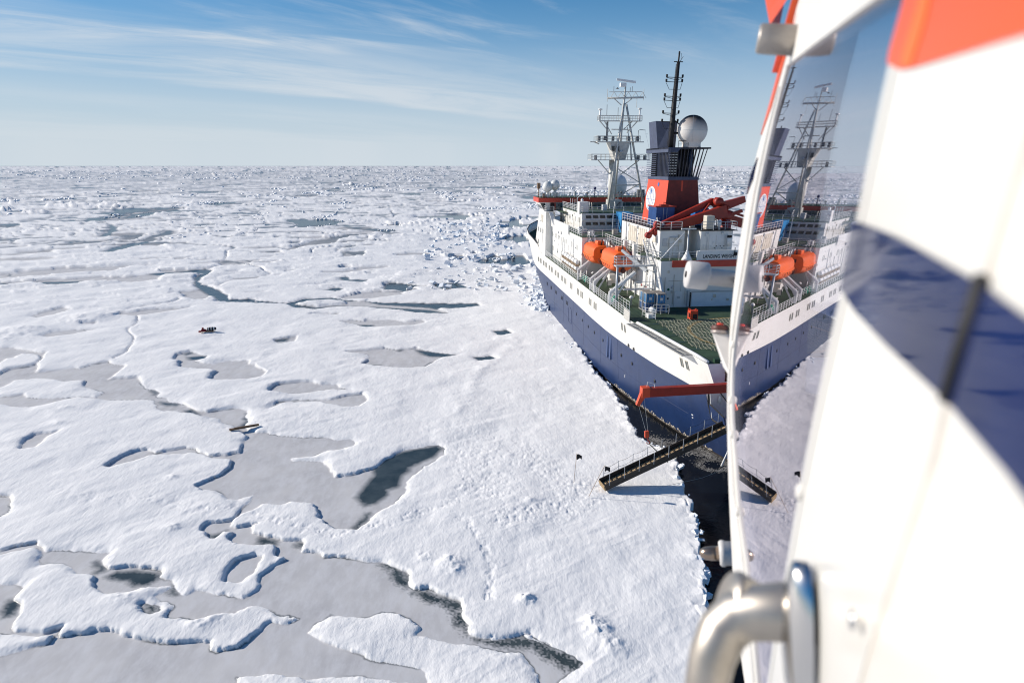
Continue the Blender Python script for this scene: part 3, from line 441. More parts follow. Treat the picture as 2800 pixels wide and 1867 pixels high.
# ---------------------------------------------------------------- builders
class MB:
    """collects shapes and links them as one mesh object"""
    def __init__(s): s.v = []; s.f = []; s.sm = []
    def add(s, vs, fs, smooth=False):
        k = len(s.v); s.v += [tuple(v) for v in vs]; s.f += [tuple(i+k for i in f) for f in fs]; s.sm += [smooth]*len(fs); return s
    def box(s, x0, x1, y0, y1, z0, z1):
        vs = [(x, y, z) for z in (z0, z1) for y in (y0, y1) for x in (x0, x1)]
        return s.add(vs, [(0, 2, 3, 1), (4, 5, 7, 6), (0, 1, 5, 4), (2, 6, 7, 3), (0, 4, 6, 2), (1, 3, 7, 5)])
    def obox(s, c, dx, dy, dz):
        c = Vector(c); dx = Vector(dx); dy = Vector(dy); dz = Vector(dz)
        vs = [c+dx*a+dy*b+dz*e for e in (-.5, .5) for b in (-.5, .5) for a in (-.5, .5)]
        return s.add(vs, [(0, 2, 3, 1), (4, 5, 7, 6), (0, 1, 5, 4), (2, 6, 7, 3), (0, 4, 6, 2), (1, 3, 7, 5)])
    def beam(s, a, b, w, h=None, up=(0, 0, 1)):
        a = Vector(a); b = Vector(b); d = b-a; h = h or w; u = Vector(up)
        if abs(d.normalized().dot(u)) > .98: u = Vector((0, 1, 0))
        x = d.cross(u).normalized(); z = x.cross(d).normalized()
        return s.obox((a+b)/2, x*w, d, z*h)
    def tube(s, pts, r, n=6, caps=True, radii=None):
        pts = [Vector(p) for p in pts]; K = len(pts); vs = []
        prev = None
        for i, p in enumerate(pts):
            d = (pts[min(i+1, K-1)]-pts[max(i-1, 0)]).normalized()
            u = prev if prev is not None else (Vector((0, 0, 1)) if abs(d.z) < .9 else Vector((1, 0, 0)))
            x = (u-d*u.dot(d)).normalized(); prev = x; y = d.cross(x)
            rr = radii[i] if radii else r
            vs += [p+(x*math.cos(2*PI*k/n)+y*math.sin(2*PI*k/n))*rr for k in range(n)]
        fs = [(i*n+k, i*n+(k+1) % n, (i+1)*n+(k+1) % n, (i+1)*n+k) for i in range(K-1) for k in range(n)]
        if caps: fs += [tuple(range(n))[::-1], tuple((K-1)*n+k for k in range(n))]
        return s.add(vs, fs, n > 5)
    def lathe(s, c, prof, n=24, axis=(0, 0, 1)):
        """prof: (radius, distance along the axis)"""
        c = Vector(c); ax = Vector(axis).normalized(); u = Vector((1, 0, 0)) if abs(ax.x) < .9 else Vector((0, 1, 0))
        x = (u-ax*u.dot(ax)).normalized(); y = ax.cross(x); vs = []; K = len(prof)
        for r, h in prof: vs += [c+ax*h+(x*math.cos(2*PI*k/n)+y*math.sin(2*PI*k/n))*max(r, 1e-4) for k in range(n)]
        fs = [(i*n+k, i*n+(k+1) % n, (i+1)*n+(k+1) % n, (i+1)*n+k) for i in range(K-1) for k in range(n)]
        fs += [tuple(range(n))[::-1], tuple((K-1)*n+k for k in range(n))]
        return s.add(vs, fs, True)
    def prism(s, poly, d):
        d = Vector(d); n = len(poly); vs = [Vector(p) for p in poly]; vs += [v+d for v in vs]
        return s.add(vs, [tuple(range(n))[::-1], tuple(range(n, 2*n))]+[(i, (i+1) % n, n+(i+1) % n, n+i) for i in range(n)])
    def grid(s, rows, smooth=True, close=False):
        """rows of equally many points"""
        n = len(rows[0]); K = len(rows)
        return s.add([p for r in rows for p in r], [(i*n+k, i*n+(k+1) % n, (i+1)*n+(k+1) % n, (i+1)*n+k) for i in range(K-1) for k in range(n if close else n-1)], smooth)
    def mesh(s, name, m):
        me = bpy.data.meshes.new(name); me.from_pydata(s.v, [], s.f); me.update()
        for p, q in zip(me.polygons, s.sm): p.use_smooth = q
        if m: me.materials.append(m)
        bm = bmesh.new(); bm.from_mesh(me); bmesh.ops.recalc_face_normals(bm, faces=bm.faces); bm.to_mesh(me); bm.free()
        return me
    def build(s, name, m, parent=None, bevel=0, auto=None):
        me = s.mesh(name, m)
        o = bpy.data.objects.new(name, me); C.objects.link(o)
        if parent is not None: o.parent = parent
        if bevel:
            b = o.modifiers.new('bevel', 'BEVEL'); b.width = bevel; b.segments = 2; b.limit_method = 'ANGLE'
        if auto: 
            try: me.set_sharp_from_angle(angle=math.radians(auto))
            except Exception: pass
        return o
def tag(o, label=None, cat=None, group=None, kind=None):
    if label: o['label'] = label
    if cat: o['category'] = cat
    if group: o['group'] = group
    if kind: o['kind'] = kind
    return o
def empty(name, loc, rot=(0, 0, 0)):
    o = bpy.data.objects.new(name, None); C.objects.link(o); o.location = loc; o.rotation_euler = rot; o.empty_display_size = .2; return o
def copy_tree(o, parent=None):
    c = o.copy(); C.objects.link(c); c.parent = parent
    for ch in [x for x in bpy.data.objects if x.parent == o]: copy_tree(ch, c)
    return c
def inst(me, name, parent, loc, rot=(0, 0, 0)):
    o = bpy.data.objects.new(name, me); C.objects.link(o); o.parent = parent; o.location = loc; o.rotation_euler = rot; return o
def rail_mb(mb, pts, h=1.1, bars=3, step=1.5, r=.033):
    pts = [Vector(p) for p in pts]
    for a, b in zip(pts[:-1], pts[1:]):
        L = (b-a).length; k = max(1, round(L/step))
        for i in range(k+1):
            p = a.lerp(b, i/k); mb.tube([p, p+Vector((0, 0, h))], r, 4, False)
        for j in range(bars):
            z = Vector((0, 0, h*(j+1)/bars)); mb.tube([a+z, b+z], r*(1.05 if j == bars-1 else .75), 4, False)
    return mb

# colours
WHITE = mat('white_paint', (.70, .69, .66), .42, var=.05, vscale=.5, streak=.16, stain=(.50, .36, .22))
WHITE2 = mat('white_paint_clean', (.72, .72, .71), .4, var=.04)
HULLW = mat('white_hull_paint', (.70, .685, .645), .35, var=.04, vscale=.25, streak=.34, stain=(.62, .45, .26), bump=.05, bscale=.8)
BLUE = mat('blue_hull_paint', (.010, .028, .092), .38, var=.12, vscale=.6, streak=.25, stain=(.08, .10, .20), bump=.12, bscale=.7)
RUST = mat('scraped_waterline', (.045, .036, .030), .8, var=.8, vscale=1.2, bump=.5)
DECK = mat('green_deck_paint', (.028, .060, .028), .75, var=.35, vscale=.6, bump=.1)
ORANGE = mat('lifeboat_orange', (.80, .125, .015), .38, var=.08, vscale=1.)
RED = mat('crane_red', (.29, .022, .010), .5, var=.15, vscale=1.5, streak=.3, stain=(.16, .03, .02))
BAND = mat('red_band', (.52, .050, .025), .5, var=.08)
FUN = mat('funnel_orange', (.60, .060, .020), .5, var=.07, vscale=.8, streak=.15, stain=(.3, .05, .02))
NAVY = mat('navy_paint', (.006, .008, .02), .45, var=.25, vscale=1.)
NAVYM = mat('blue_grey_paint', (.045, .058, .105), .5, var=.15)
BLACK = mat('black_paint', (.008, .008, .010), .7, var=.3)
GREY = mat('grey_metal_paint', (.45, .47, .49), .45, metal=.2, var=.1)
GLASS = mat('dark_window_glass', (.015, .022, .028), .08, var=.1)
LOUV = mat('pale_louvre', (.55, .51, .43), .6, var=.12)
CBLUE = mat('container_blue', (.020, .080, .25), .5, var=.12, streak=.25, stain=(.08, .08, .12))
LBLUE = mat('light_blue_plastic', (.035, .22, .48), .4, var=.15)
WOOD = mat('weathered_wood', (.30, .17, .08), .75, var=.3, vscale=5, bump=.3)
GWOOD = mat('gangway_tread', (.34, .24, .13), .8, var=.3, vscale=6)
GFRAME = mat('gangway_frame', (.045, .036, .028), .7, var=.35, vscale=3)
YEL = mat('yellow_paint', (.26, .17, .035), .6, var=.2)
ROPE = mat('rope', (.40, .38, .29), .9, var=.2)
TEAL = mat('green_tarpaulin', (.01, .22, .14), .6, var=.2)
STEEL = mat('bare_steel', (.5, .5, .5), .35, metal=.9, var=.1)

def text_mesh(txt, size, depth=.01, spacing=1.0):
    cu = bpy.data.curves.new('lettering', 'FONT'); cu.body = txt; cu.size = size; cu.extrude = depth; cu.space_character = spacing; cu.resolution_u = 2; cu.offset = .010*size/.6
    o = bpy.data.objects.new('tmp', cu); C.objects.link(o)
    dg = bpy.context.evaluated_depsgraph_get(); me = bpy.data.meshes.new_from_object(o.evaluated_get(dg))
    bpy.data.objects.remove(o); return me
# ---------------------------------------------------------------- the ship: local x to starboard, y forward, z up from the waterline
SHX, SHY = (.9923, .1236), (-.1236, .9923)
def ship2w(x, y, z=0.):
    k = y-56.7; q = x+12.8
    return Vector((9.5+k*SHY[0]+q*SHX[0], 115+k*SHY[1]+q*SHX[1], z))
SHIP_ROT = (0, 0, math.atan2(.1236, .9923))
ship = empty('research_ship', ship2w(0, 0, 0), SHIP_ROT)
tag(ship, 'large icebreaking research ship with blue hull, white superstructure and orange funnel', 'ship')
SP = ship
# half-breadths along the length at several heights
HB = {  # y: (z-4, z0, z3.5, z6.9, deck)
 -.0: (4., 6.4, 8.1, 9.2, 10.75), 2.5: (5., 7.2, 8.6, 9.55, 10.9), 6.8: (6.5, 8.5, 9.5, 10.3, 11.35), 12.: (8., 9.8, 10.6, 11.2, 11.9), 18.6: (9.5, 11.1, 11.6, 11.95, 12.75),
 24: (10.5, 11.9, 12.2, 12.4, 12.8), 29: (11.2, 12.4, 12.6, 12.7, 12.85), 36: (11.5, 12.75, 12.8, 12.85, 12.9), 50: (11.5, 12.8, 12.85, 12.85, 12.9), 64: (11.5, 12.8, 12.85, 12.9, 12.9), 74: (11., 12.6, 12.85, 12.9, 12.95),
 82: (9., 11.8, 12.6, 12.95, 13.1), 89: (7., 10.2, 12., 13.0, 13.5), 95: (5., 8.2, 11., 12.6, 13.6), 101: (3., 6., 9.2, 11.4, 13.1), 107: (1.5, 3.8, 6.9, 9.3, 11.6), 112: (.6, 2., 4.4, 6.8, 9.2), 116: (.2, .8, 2.2, 4.0, 6.0), 119: (.05, .2, .7, 1.6, 3.0), 121: (.02, .05, .1, .3, .6)}
YS = sorted(HB)
def dz(y): return 10.8+(0 if y < 80 else (y-80)/41*3.4)
def bz(y): return 6.9+(0 if y < 84 else (y-84)/37*2.2)
def yy_fine():
    out = []
    for a, b in zip(YS[:-1], YS[1:]):
        k = max(1, int((b-a)/2.4)); out += [a+(b-a)*i/k for i in range(k)]
    return out+[YS[-1]]
def hb(y):
    for a, b in zip(YS[:-1], YS[1:]):
        if a <= y <= b:
            t = (y-a)/(b-a); return [HB[a][i]*(1-t)+HB[b][i]*t for i in range(5)]
    return list(HB[YS[-1]])
def hbz(y, z):
    h = hb(y); zs = (-4, 0, 3.5, bz(y), dz(y))
    for i in range(4):
        if z <= zs[i+1] or i == 3:
            t = (z-zs[i])/(zs[i+1]-zs[i]); return h[i]*(1-t)+h[i+1]*t
YF = yy_fine()
def hull_grid(name, zf, m, sides=(-1, 1), skip=None, y0=-1, y1=999):
    mb = MB()
    for sd in sides:
        ys = [y for y in YF if y0 <= y <= y1]
        rows = [[(sd*hbz(y, z), y, z) for z in zf(y)] for y in ys]
        n = len(rows[0]); vs = [p for r in rows for p in r]; fs = []
        for i in range(len(rows)-1):
            for k in range(n-1):
                if skip and sd < 0 and skip((ys[i]+ys[i+1])/2, (rows[i][k][2]+rows[i][k+1][2])/2): continue
                fs.append((i*n+k, i*n+k+1, (i+1)*n+k+1, (i+1)*n+k))
        mb.add(vs, fs, True)
    return mb.build(name, m, SP)
rec = lambda y, z: y < 2.5 and 4.2 < z < 8.0
hull_grid('hull_blue_strake', lambda y: [-.12, 1.2, 2.4, 3.5, 4.2, 5.3, bz(y)], BLUE, skip=rec)
hull_grid('scraped_waterline_band', lambda y: [-4, -2, -.6, -.12], RUST)
hull_grid('hull_white_strake', lambda y: [bz(y), bz(y)+1.1, bz(y)+2.4, dz(y)], HULLW, skip=rec)
# bow bulwark
mb = MB()
for sd in (-1, 1):
    ys = [y for y in YF if y >= 82]
    up = lambda y: min(1.5, (y-82)*.35)
    mb.grid([[(sd*hb(y)[4], y, dz(y)), (sd*(hb(y)[4]+.12*up(y)), y, dz(y)+up(y)), (sd*(hb(y)[4]+.12*up(y)-.28), y, dz(y)+up(y)), (sd*(hb(y)[4]-.28), y, dz(y)+.02)] for y in ys])
mb.build('bow_bulwark', HULLW, SP)
m2 = MB()
for sd in (-1, 1):
    ys = [y for y in YF if y >= 84]
    m2.tube([(sd*(hb(y)[4]+.02), y, dz(y)+min(1.5, (y-82)*.35)+.05) for y in ys], .12, 5)
m2.build('bulwark_capping', BLACK, SP)
# transom with the corner recess
mb = MB()
prof = [(-8.6, 4.2), (-7.9, 3.5), (-6.4, 0), (-4, -4), (4, -4), (6.4, 0), (8.1, 3.5), (9.2, 6.9), (-6.4, 6.9), (-6.4, 4.2)]
mb.add([(x, 0, z) for x, z in prof], [tuple(range(len(prof)))])
mb.build('transom_lower', BLUE, SP)
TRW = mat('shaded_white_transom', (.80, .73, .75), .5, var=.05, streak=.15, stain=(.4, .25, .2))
mb = MB(); prof = [(-6.4, 6.9), (9.2, 6.9), (10.75, 10.8), (-10.75, 10.8), (-9.65, 8.0), (-6.4, 8.0)]
mb.add([(x, 0, z) for x, z in prof], [tuple(range(len(prof)))]); mb.build('transom_upper', TRW, SP)
mb = MB()
mb.add([(-8.75, 2.5, 4.2), (-9.85, 2.5, 8.0), (-6.4, 2.5, 8.0), (-6.4, 2.5, 4.2)], [(0, 1, 2, 3)])
mb.add([(-6.4, 0, 4.2), (-6.4, 2.5, 4.2), (-6.4, 2.5, 8.), (-6.4, 0, 8.)], [(0, 1, 2, 3)])
mb.add([(-6.4, 0, 4.2), (-8.4, 0, 4.2), (-8.8, 2.5, 4.2), (-6.4, 2.5, 4.2)], [(0, 1, 2, 3)])
mb.add([(-6.4, 0, 8.), (-9.65, 0, 8.), (-9.85, 2.5, 8.), (-6.4, 2.5, 8.)], [(0, 1, 2, 3)])
al = mb.build('mooring_recess', TRW, SP)
# bulwark plate round the recess, hull-blue with a black rim
q = [(-hbz(2.5, 4.2), 2.5, 4.2), (-hbz(0, 4.2), 0, 4.2), (-hbz(0, 5.2), 0, 5.3), (-hbz(2.5, 5.6), 2.5, 5.9)]
MB().add([Vector(p)-Vector((.03, 0, 0)) for p in q]+[Vector(p)+Vector((.06, 0, 0)) for p in q], [(0, 1, 2, 3), (4, 5, 6, 7), (2, 3, 7, 6), (0, 3, 7, 4), (1, 2, 6, 5), (0, 1, 5, 4)]).build('bulwark_plate', BLUE, al)
MB().tube([(q[3][0], 2.5, 8.0), q[3], (q[0][0]-.02, 2.5, 4.6), (q[0][0]+.05, 2.1, 4.2), (q[1][0], 0.05, 4.1), q[1]], .12, 6).build('black_rim', BLACK, al)
MB().tube([q[3], q[2]], .07, 5).build('black_rim', BLACK, al)
MB().tube([(-9.3, 2.3, 8), (-9.1, 2.2, 6.2), (-8.8, 2.2, 4.3)], .06, 5).build('pipe', WHITE2, al)
MB().tube([(-8.6, 2.3, 7.6), (-7.0, .6, 5.2), (-6.7, .3, 4.3)], .06, 5).tube([(-6.7, .3, 4.3), (-7.0, .2, 6.4)], .06, 5).beam((-7.1, .3, 5.6), (-6.4, .3, 5.6), .2).tube([(-7.1, .3, 5.6), (-6.5, .2, 6.6)], .05, 4).build('black_derrick', BLACK, al)
MB().lathe((-8.1, 2.3, 5.9), [(0, 0), (.16, 0), (.16, .7), (.1, .8), (0, .8)], 10).build('life_buoy_light', WHITE2, al)
MB().box(-6.41, -6.36, -.0, 1.2, 4.3, 6.2).build('doorway', BLACK, al)
# deck lamp and hatch on the transom
MB().box(-8.9, -8.0, -.05, 0, 9.0, 10.0).build('stern_hatch', mat('dark_red_recess', (.08, .015, .012), .6), SP)
t = MB().box(-8.75, -8.25, -.5, 0, 10.25, 10.6).tube([(-8.6, -.3, 10.4), (-8.9, -.5, 10.8), (-8.5, -.6, 11.)], .1, 6).tube([(-9., -.2, 9.9), (-8.95, -.3, 10.3)], .08, 5).build('stern_floodlight', mat('brown_fitting', (.16, .10, .06), .6, var=.4), SP)
# deck plating
def deck_edge(y): return hb(y)[4]
mb = MB(); ys = [y for y in YF if y <= 96]
mb.grid([[(-deck_edge(y)+.02, y, dz(y)-.02), (0, y, dz(y)-.02), (deck_edge(y)-.02, y, dz(y)-.02)] for y in ys], False); mb.build('main_deck', DECK, SP)
mb = MB(); ys = [y for y in YF if y >= 90]
mb.grid([[(-deck_edge(y)+.1, y, dz(y)-.3), (0, y, dz(y)-.3), (deck_edge(y)-.1, y, dz(y)-.3)] for y in ys], False); mb.build('fore_deck', DECK, SP)
# white gunwale bar and fold-out net frames along the flight deck
HE = [(-deck_edge(y), y) for y in (0.2, 2.5, 4.6, 6.8, 9.4, 12, 14.2, 16.5)]
MB().tube([(x+.1, y, 10.95) for x, y in HE], .17, 8).build('gunwale_bar', WHITE2, SP)
MB().tube([(-x-.1, y, 10.95) for x, y in HE], .17, 8).build('gunwale_bar', WHITE2, SP)
GRAT = mat('grey_grating', (.42, .41, .38), .6, var=.25, vscale=8)
def frame_mb(sd):
    m_ = MB(); m_.box(-1.15, 0, 0, 2.2, -.02, .015)
    for k in range(6): m_.tube([(-1.15, .05+k*.42, .05), (0, .05+k*.42, .05)], .03, 4)
    for k in range(3): m_.tube([(-1.15+.55*k, 0, .06), (-1.15+.55*k, 2.2, .06)], .035, 4)
    return m_
fm = frame_mb(1).mesh('net_frame', GRAT)
for sd in (-1, 1):
    for y in (3.2, 5.5, 7.8, 10.1, 12.4, 14.7):
        x0, x1 = deck_edge(y), deck_edge(y+2.2); a = math.atan2(x1-x0, 2.2)
        o = inst(fm, 'net_frame', SP, (sd*x0, y, 10.80), (0, -.06, a))
        if sd > 0: o.rotation_euler = (0, -.06, PI-a); o.location = (x1, y+2.2, 10.72)
# flight deck: painted yellow ring, net of ropes
def ring(cx, cy, r, wd, z, m, name, par, a0=0, a1=2*PI):
    k = 72; mb = MB(); rows = [[(cx+rr*math.cos(a0+(a1-a0)*i/k), cy+rr*math.sin(a0+(a1-a0)*i/k), z) for rr in (r-wd/2, r+wd/2)] for i in range(k+1)]
    mb.grid(rows, False); return mb.build(name, m, par)
ring(0, 10.3, 7.9, .42, 10.80, YEL, 'landing_circle', SP)
net = MB(); nc_ = (0, 10.3)
def inside_net(x, y):
    if y < 2.6+abs(x+0)*.02 or y > 18.1-.004*x*x: return False
    return abs(x) < min(9.9, 6.7+(y-2.6)*1.15)
for fam in (0, 1):
    for k in range(-50, 51):
        pts = []
        for t in range(-60, 61):
            a = t*.3; b = k*.42; dirx = .92 if fam == 0 else .20; diry = -.39 if fam == 0 else .98
            x = nc_[0]+a*dirx-b*diry+.07*math.sin(a*2.2+k); y = nc_[1]+a*diry+b*dirx+.07*math.cos(a*1.9+k*2)
            if inside_net(x, y): pts.append((x, y, 10.86+.03*math.sin(a*5+k)))
            elif pts:
                if len(pts) > 2: net.tube(pts, .016, 3, False)
                pts = []
        if len(pts) > 2: net.tube(pts, .016, 3, False)
net.build('landing_net', ROPE, SP)
edge = []
for sd in (-1, 1):
    for y in (5, 7.8, 10.6, 13.4, 16): 
        xx = min(9.9, 6.7+(y-2.6)*1.15); MB().tube([(sd*xx, y, 10.85), (sd*(xx+.6), y-.1, 10.87), (sd*(deck_edge(y)-.25), y-.4, 10.86)], .035, 4).build('net_lashing', ROPE, SP)
MB().box(-9.9, 9.9, .35, .75, 10.8, 11.15).build('net_locker', mat('dark_green', (.01, .045, .02), .6), SP)
MB().box(-9.4, 9.8, .02, .33, 10.8, 10.95).build('stern_plate', WHITE2, SP)

# ---- windows of the hull: shared meshes
wp = MB().box(-.03, 0, -.17, .17, -.45, .45).mesh('window', mat('hull_window_glass', (.07, .085, .08), .15, var=.2))
wf = MB()
for a in ((-.045, .01, -.24, -.17, -.52, .52), (-.045, .01, .17, .24, -.52, .52), (-.045, .01, -.17, .17, .45, .52), (-.045, .01, -.17, .17, -.52, -.45)): wf.box(*a)
wfm = wf.mesh('frame', mat('window_frame', (.40, .38, .33), .5))
def hull_win(y, z, sd=-1):
    x = hbz(y, z); sl = math.atan2(hbz(y, z+.5)-hbz(y, z-.5), 1.0); yaw = math.atan2(hbz(y+.5, z)-hbz(y-.5, z), 1.0)
    o = inst(wp, 'window', SP, (sd*(x+.015), y, z), (0, (-sl if sd < 0 else sl), (yaw if sd < 0 else PI-yaw)))
    inst(wfm, 'frame', o, (0, 0, 0))
for y in (5.0, 6.1, 20.9, 22.0, 34.2, 35.2, 37.2, 38.2, 42.8, 43.8, 45.4, 46.4, 50.6, 51.6, 55.6, 56.6, 58.3, 59.3, 62.1, 63., 64.8, 65.7, 68.6, 69.5, 71.2, 72.1, 75, 75.8, 77.6, 78.4, 81, 81.8, 83.6, 84.4):
    for sd in (-1, 1): hull_win(y, 9.15, sd)
php = MB().lathe((0, 0, 0), [(0, 0), (.24, 0), (.24, .03), (0, .03)], 10, (-1, 0, 0)).mesh('porthole', mat('porthole_glass', (.004, .004, .006), .6))
def hull_port(y, z, sd=-1):
    x = hbz(y, z); inst(php, 'porthole', SP, (sd*(x+.01), y, z), (0, 0, 0 if sd < 0 else PI))
for y, z in ((13.3, 4.7), (19.4, 5.), (23, 5.05), (30.4, 5.1), (34.9, 5.1), (38.6, 5.1), (42.6, 5.15), (46.9, 5.2)):
    for sd in (-1, 1): hull_port(y, z, sd)
bw_ = MB().box(-.03, 0, -.16, .16, -.32, .32).mesh('hull_scuttle', mat('porthole_glass', (.004, .004, .006), .6))
for y in (53.9, 54.8, 58.6, 59.4, 64.2, 65, 69.3, 70, 73.8, 74.5):
    for sd in (-1, 1): inst(bw_, 'hull_scuttle', SP, (sd*(hbz(y, 5.5)+.012), y, 5.5))
for y in (18.6, 20.3): MB().box(-.03, 0, -.3, .3, -.2, .2).build('freeing_port', BLACK, SP).location = (-hbz(y, 7.15)-.0, y, 7.15)
for y in (27.1, 28.3): 
    o = MB().box(-.06, .1, -.28, .28, -1.7, 1.3).build('fender_strip', mat('mid_blue', (.03, .06, .16), .5), SP); o.location = (-hbz(y, 5.)-.0, y, 5.0)
# plating seams on the hull side: thin weld ridges and a door outline
mb = MB()
for y in (24.2, 31.5, 41.5, 49.5, 57.5, 66.0): mb.tube([(-hbz(y, z)-.005, y, z) for z in (1.4, 3.5, 5.3, 6.85)], .012, 4)
mb.tube([(-hbz(y, 3.1)-.005, y, 3.1) for y in YF if 2.6 < y < 88], .016, 4)
mb.build('hull_seams', mat('hull_seam', (.018, .025, .075), .5), SP)
mb = MB(); P_ = [(53.0, 2.6), (53.0, 5.0), (51.9, 5.3), (50.6, 5.0), (50.6, 2.6), (53., 2.6)]
mb.tube([(-hbz(y, z)-.01, y, z) for y, z in P_], .03, 4); mb.build('hull_door_outline', mat('hull_seam', (.018, .025, .075), .5), SP)
# draught numerals
for txt, y, z in (('1', 22., 2.3), ('2', 6.0, 3.2), ('3', 6.05, 2.85)):
    me = text_mesh(txt, .7, .01); me.materials.append(WHITE2)
    o = bpy.data.objects.new('draught_numeral', me); C.objects.link(o); o.parent = SP; o.location = (-hbz(y, z)-.05, y+.2, z)
    sl = math.atan2(hbz(y, z+.5)-hbz(y, z-.5), 1.); yaw = math.atan2(hbz(y+.5, z)-hbz(y-.5, z), 1.0)
    o.rotation_euler = Euler((PI/2, 0, -PI/2+yaw)); 
# scrape marks where the paint is knocked off near the waterline
rs = random.Random(4); mb = MB()
for k in range(260):
    y = rs.uniform(4, 26); z = -.15+abs(rs.gauss(0, .16)); x = -hbz(y, z)-.012; s_ = rs.uniform(.05, .28)
    mb.add([(x, y-s_, z-.05), (x, y+s_*.7, z-.03+rs.uniform(-.05, .05)), (x, y+s_*.3, z+s_*.5)], [(0, 1, 2)])
mb.build('scraped_paint', mat('chipped_paint', (.42, .38, .32), .8), SP)

# ---- hangar and deckhouses
SPW = WHITE
HZ = 10.8
hang = MB().prism([(-6.8, 25, HZ), (6.8, 25, HZ), (6.8, 45, HZ), (-6.8, 45, HZ)], (0, 0, 5.4)).build('hangar', SPW, SP)
for sd in (-1, 1):
    MB().add([(sd*6.95, 26, 16.2), (sd*6.95, 22.0, HZ), (sd*6.95, 26, HZ), (sd*6.65, 26, 16.2), (sd*6.65, 22.0, HZ), (sd*6.65, 26, HZ)], [(0, 1, 2), (3, 4, 5), (0, 1, 4, 3), (1, 2, 5, 4), (0, 2, 5, 3)]).build('side_fin', SPW, hang)
MB().box(-5.3, 5.3, 24.78, 25, 16.15, 17.0).build('red_band', BAND, hang)
MB().box(-6.8, 6.8, 25, 46, 16.2, 16.95).build('hangar_roof', SPW, SP)
MB().box(-6.78, 6.78, 25.02, 46, 16.95, 17.0).build('roof_deck', DECK, SP)
# sign wall
sg = MB().box(-1.7, 6.6, 25.0, 25.25, 17.0, 18.25).build('sign_board', WHITE2, SP)
me = text_mesh('LANDING WEIGHT', .62, .012, 1.05); me.materials.append(BLACK)
o = bpy.data.objects.new('sign_lettering', me); C.objects.link(o); o.parent = sg; o.location = (-1.2, 24.985, 17.25); o.rotation_euler = (PI/2, 0, 0); o.scale = (.83, 1.1, 1)
me = text_mesh('max', .3, .012); me.materials.append(BLACK)
o = bpy.data.objects.new('sign_lettering', me); C.objects.link(o); o.parent = sg; o.location = (4.35, 24.985, 17.25); o.rotation_euler = (PI/2, 0, 0)
MB().box(-2.0, -1.75, 24.9, 25.2, 17.0, 18.2).build('sign_post', WHITE2, sg)
MB().box(3.0, 3.35, 24.7, 24.95, 17.55, 18.).tube([(3.1, 24.9, 18), (3.05, 24.8, 18.6)], .05, 5).build('sign_lamp', BLACK, sg)
# flared lamp post in front of the deckhouse
MB().lathe((-3.2, 25.4, 17.0), [(.0, 0), (.75, 0), (.55, .35), (.3, .8), (.14, 1.2), (.09, 1.3), (.09, 4.0), (.0, 4.0)], 10).box(-4.2, -2.2, 25.3, 25.5, 20.95, 21.1).build('lamp_post', WHITE2, SP)
# aft hangar wall: doors, doorway, signs
MB().box(-4.75, -3.75, 24.9, 25, HZ+.1, HZ+2.1).build('door', WHITE2, hang)
MB().box(-2.72, -2.45, 24.93, 25, HZ+.05, HZ+1.95).build('open_doorway', BLACK, hang)
MB().box(-3.0, -2.75, 24.7, 25, HZ+.1, HZ+2.2).build('equipment_cabinet', GREY, hang)
MB().box(-2.35, 5.5, 24.92, 24.99, HZ+.05, HZ+1.95).build('roller_door', mat('pale_blue_white', (.66, .72, .78), .45), hang)
MB().box(-2.35, 5.5, 24.86, 24.92, HZ+1.95, HZ+2.08).build('door_rail', GREY, hang)
MB().lathe((-5.6, 25, 13.2), [(0, 0), (.17, 0), (.17, .04), (0, .04)], 12, (0, -1, 0)).build('green_sign', mat('sign_green', (.01, .12, .05), .5), hang)
MB().lathe((-5.05, 25, 13.5), [(.12, 0), (.2, 0), (.2, .05), (.12, .05)], 12, (0, -1, 0)).build('hose_ring', GREY, hang)
MB().box(-5.7, -5.5, 24.94, 25, 11.9, 12.1).build('socket_box', BLACK, hang)
MB().box(-4.4, -4.0, 24.86, 24.9, 12.0, 12.3).build('door_window', GREY, hang)
# port side of the hangar: walkway gallery, doors, pipes
for y, w_ in ((29, .9), (33, .9), (38.5, .9)): MB().box(-6.86, -6.8, y, y+w_, HZ+.2, HZ+2.1).build('door', WHITE2, hang)
for y in (31, 35.8): MB().box(-6.84, -6.8, y, y+.35, HZ+1.2, HZ+1.9).build('small_window', GLASS, hang)
mb = MB()
for y in (26.6, 27.6, 30.4, 34.8, 37.2, 40.5): mb.tube([(-6.9, y, HZ), (-6.9, y, 16.1)], .06, 5)
mb.tube([(-6.95, 26, 15.2), (-6.95, 44, 15.2)], .07, 5); mb.build('wall_pipes', GREY, hang)
for y in (30.0, 32.1): MB().box(-6.9, -6.8, y, y+.3, 12.4, 12.7).build('fire_locker', RED, hang)

# upper deckhouse on the hangar roof
uh = MB().prism([(-6.0, 28.2, 17), (-2.6, 28.2, 17), (-2.1, 30.4, 17), (-.75, 30.4, 17), (-.75, 27.1, 17), (3.0, 27.1, 17), (4.2, 28.2, 17), (4.2, 46, 17), (-6, 46, 17)], (0, 0, 3.55)).build('upper_deckhouse', SPW, SP)
MB().prism([(-6.1, 28.1, 20.55), (4.3, 28.1, 20.55), (4.3, 46, 20.55), (-6.1, 46, 20.55)], (0, 0, .08)).build('deckhouse_roof', BLACK, SP)
MB().box(-.85, 4.3, 27.0, 28.2, 20.55, 20.62).build('deckhouse_roof', BLACK, SP)
for x0, x1, z0, z1, y in ((-4.6, -3.7, 17.2, 19.1, 28.2), (-3.5, -2.9, 17.4, 18.7, 28.2), (.4, 1.3, 17.1, 20.0, 27.1), (1.4, 2.5, 17.1, 20.0, 27.1)): MB().box(x0, x1, y-.05, y, z0, z1).build('panel_door', WHITE2, uh)
MB().box(-5.6, -5.0, 28.1, 28.2, 18.5, 19.5).build('vent_grille', GREY, uh)
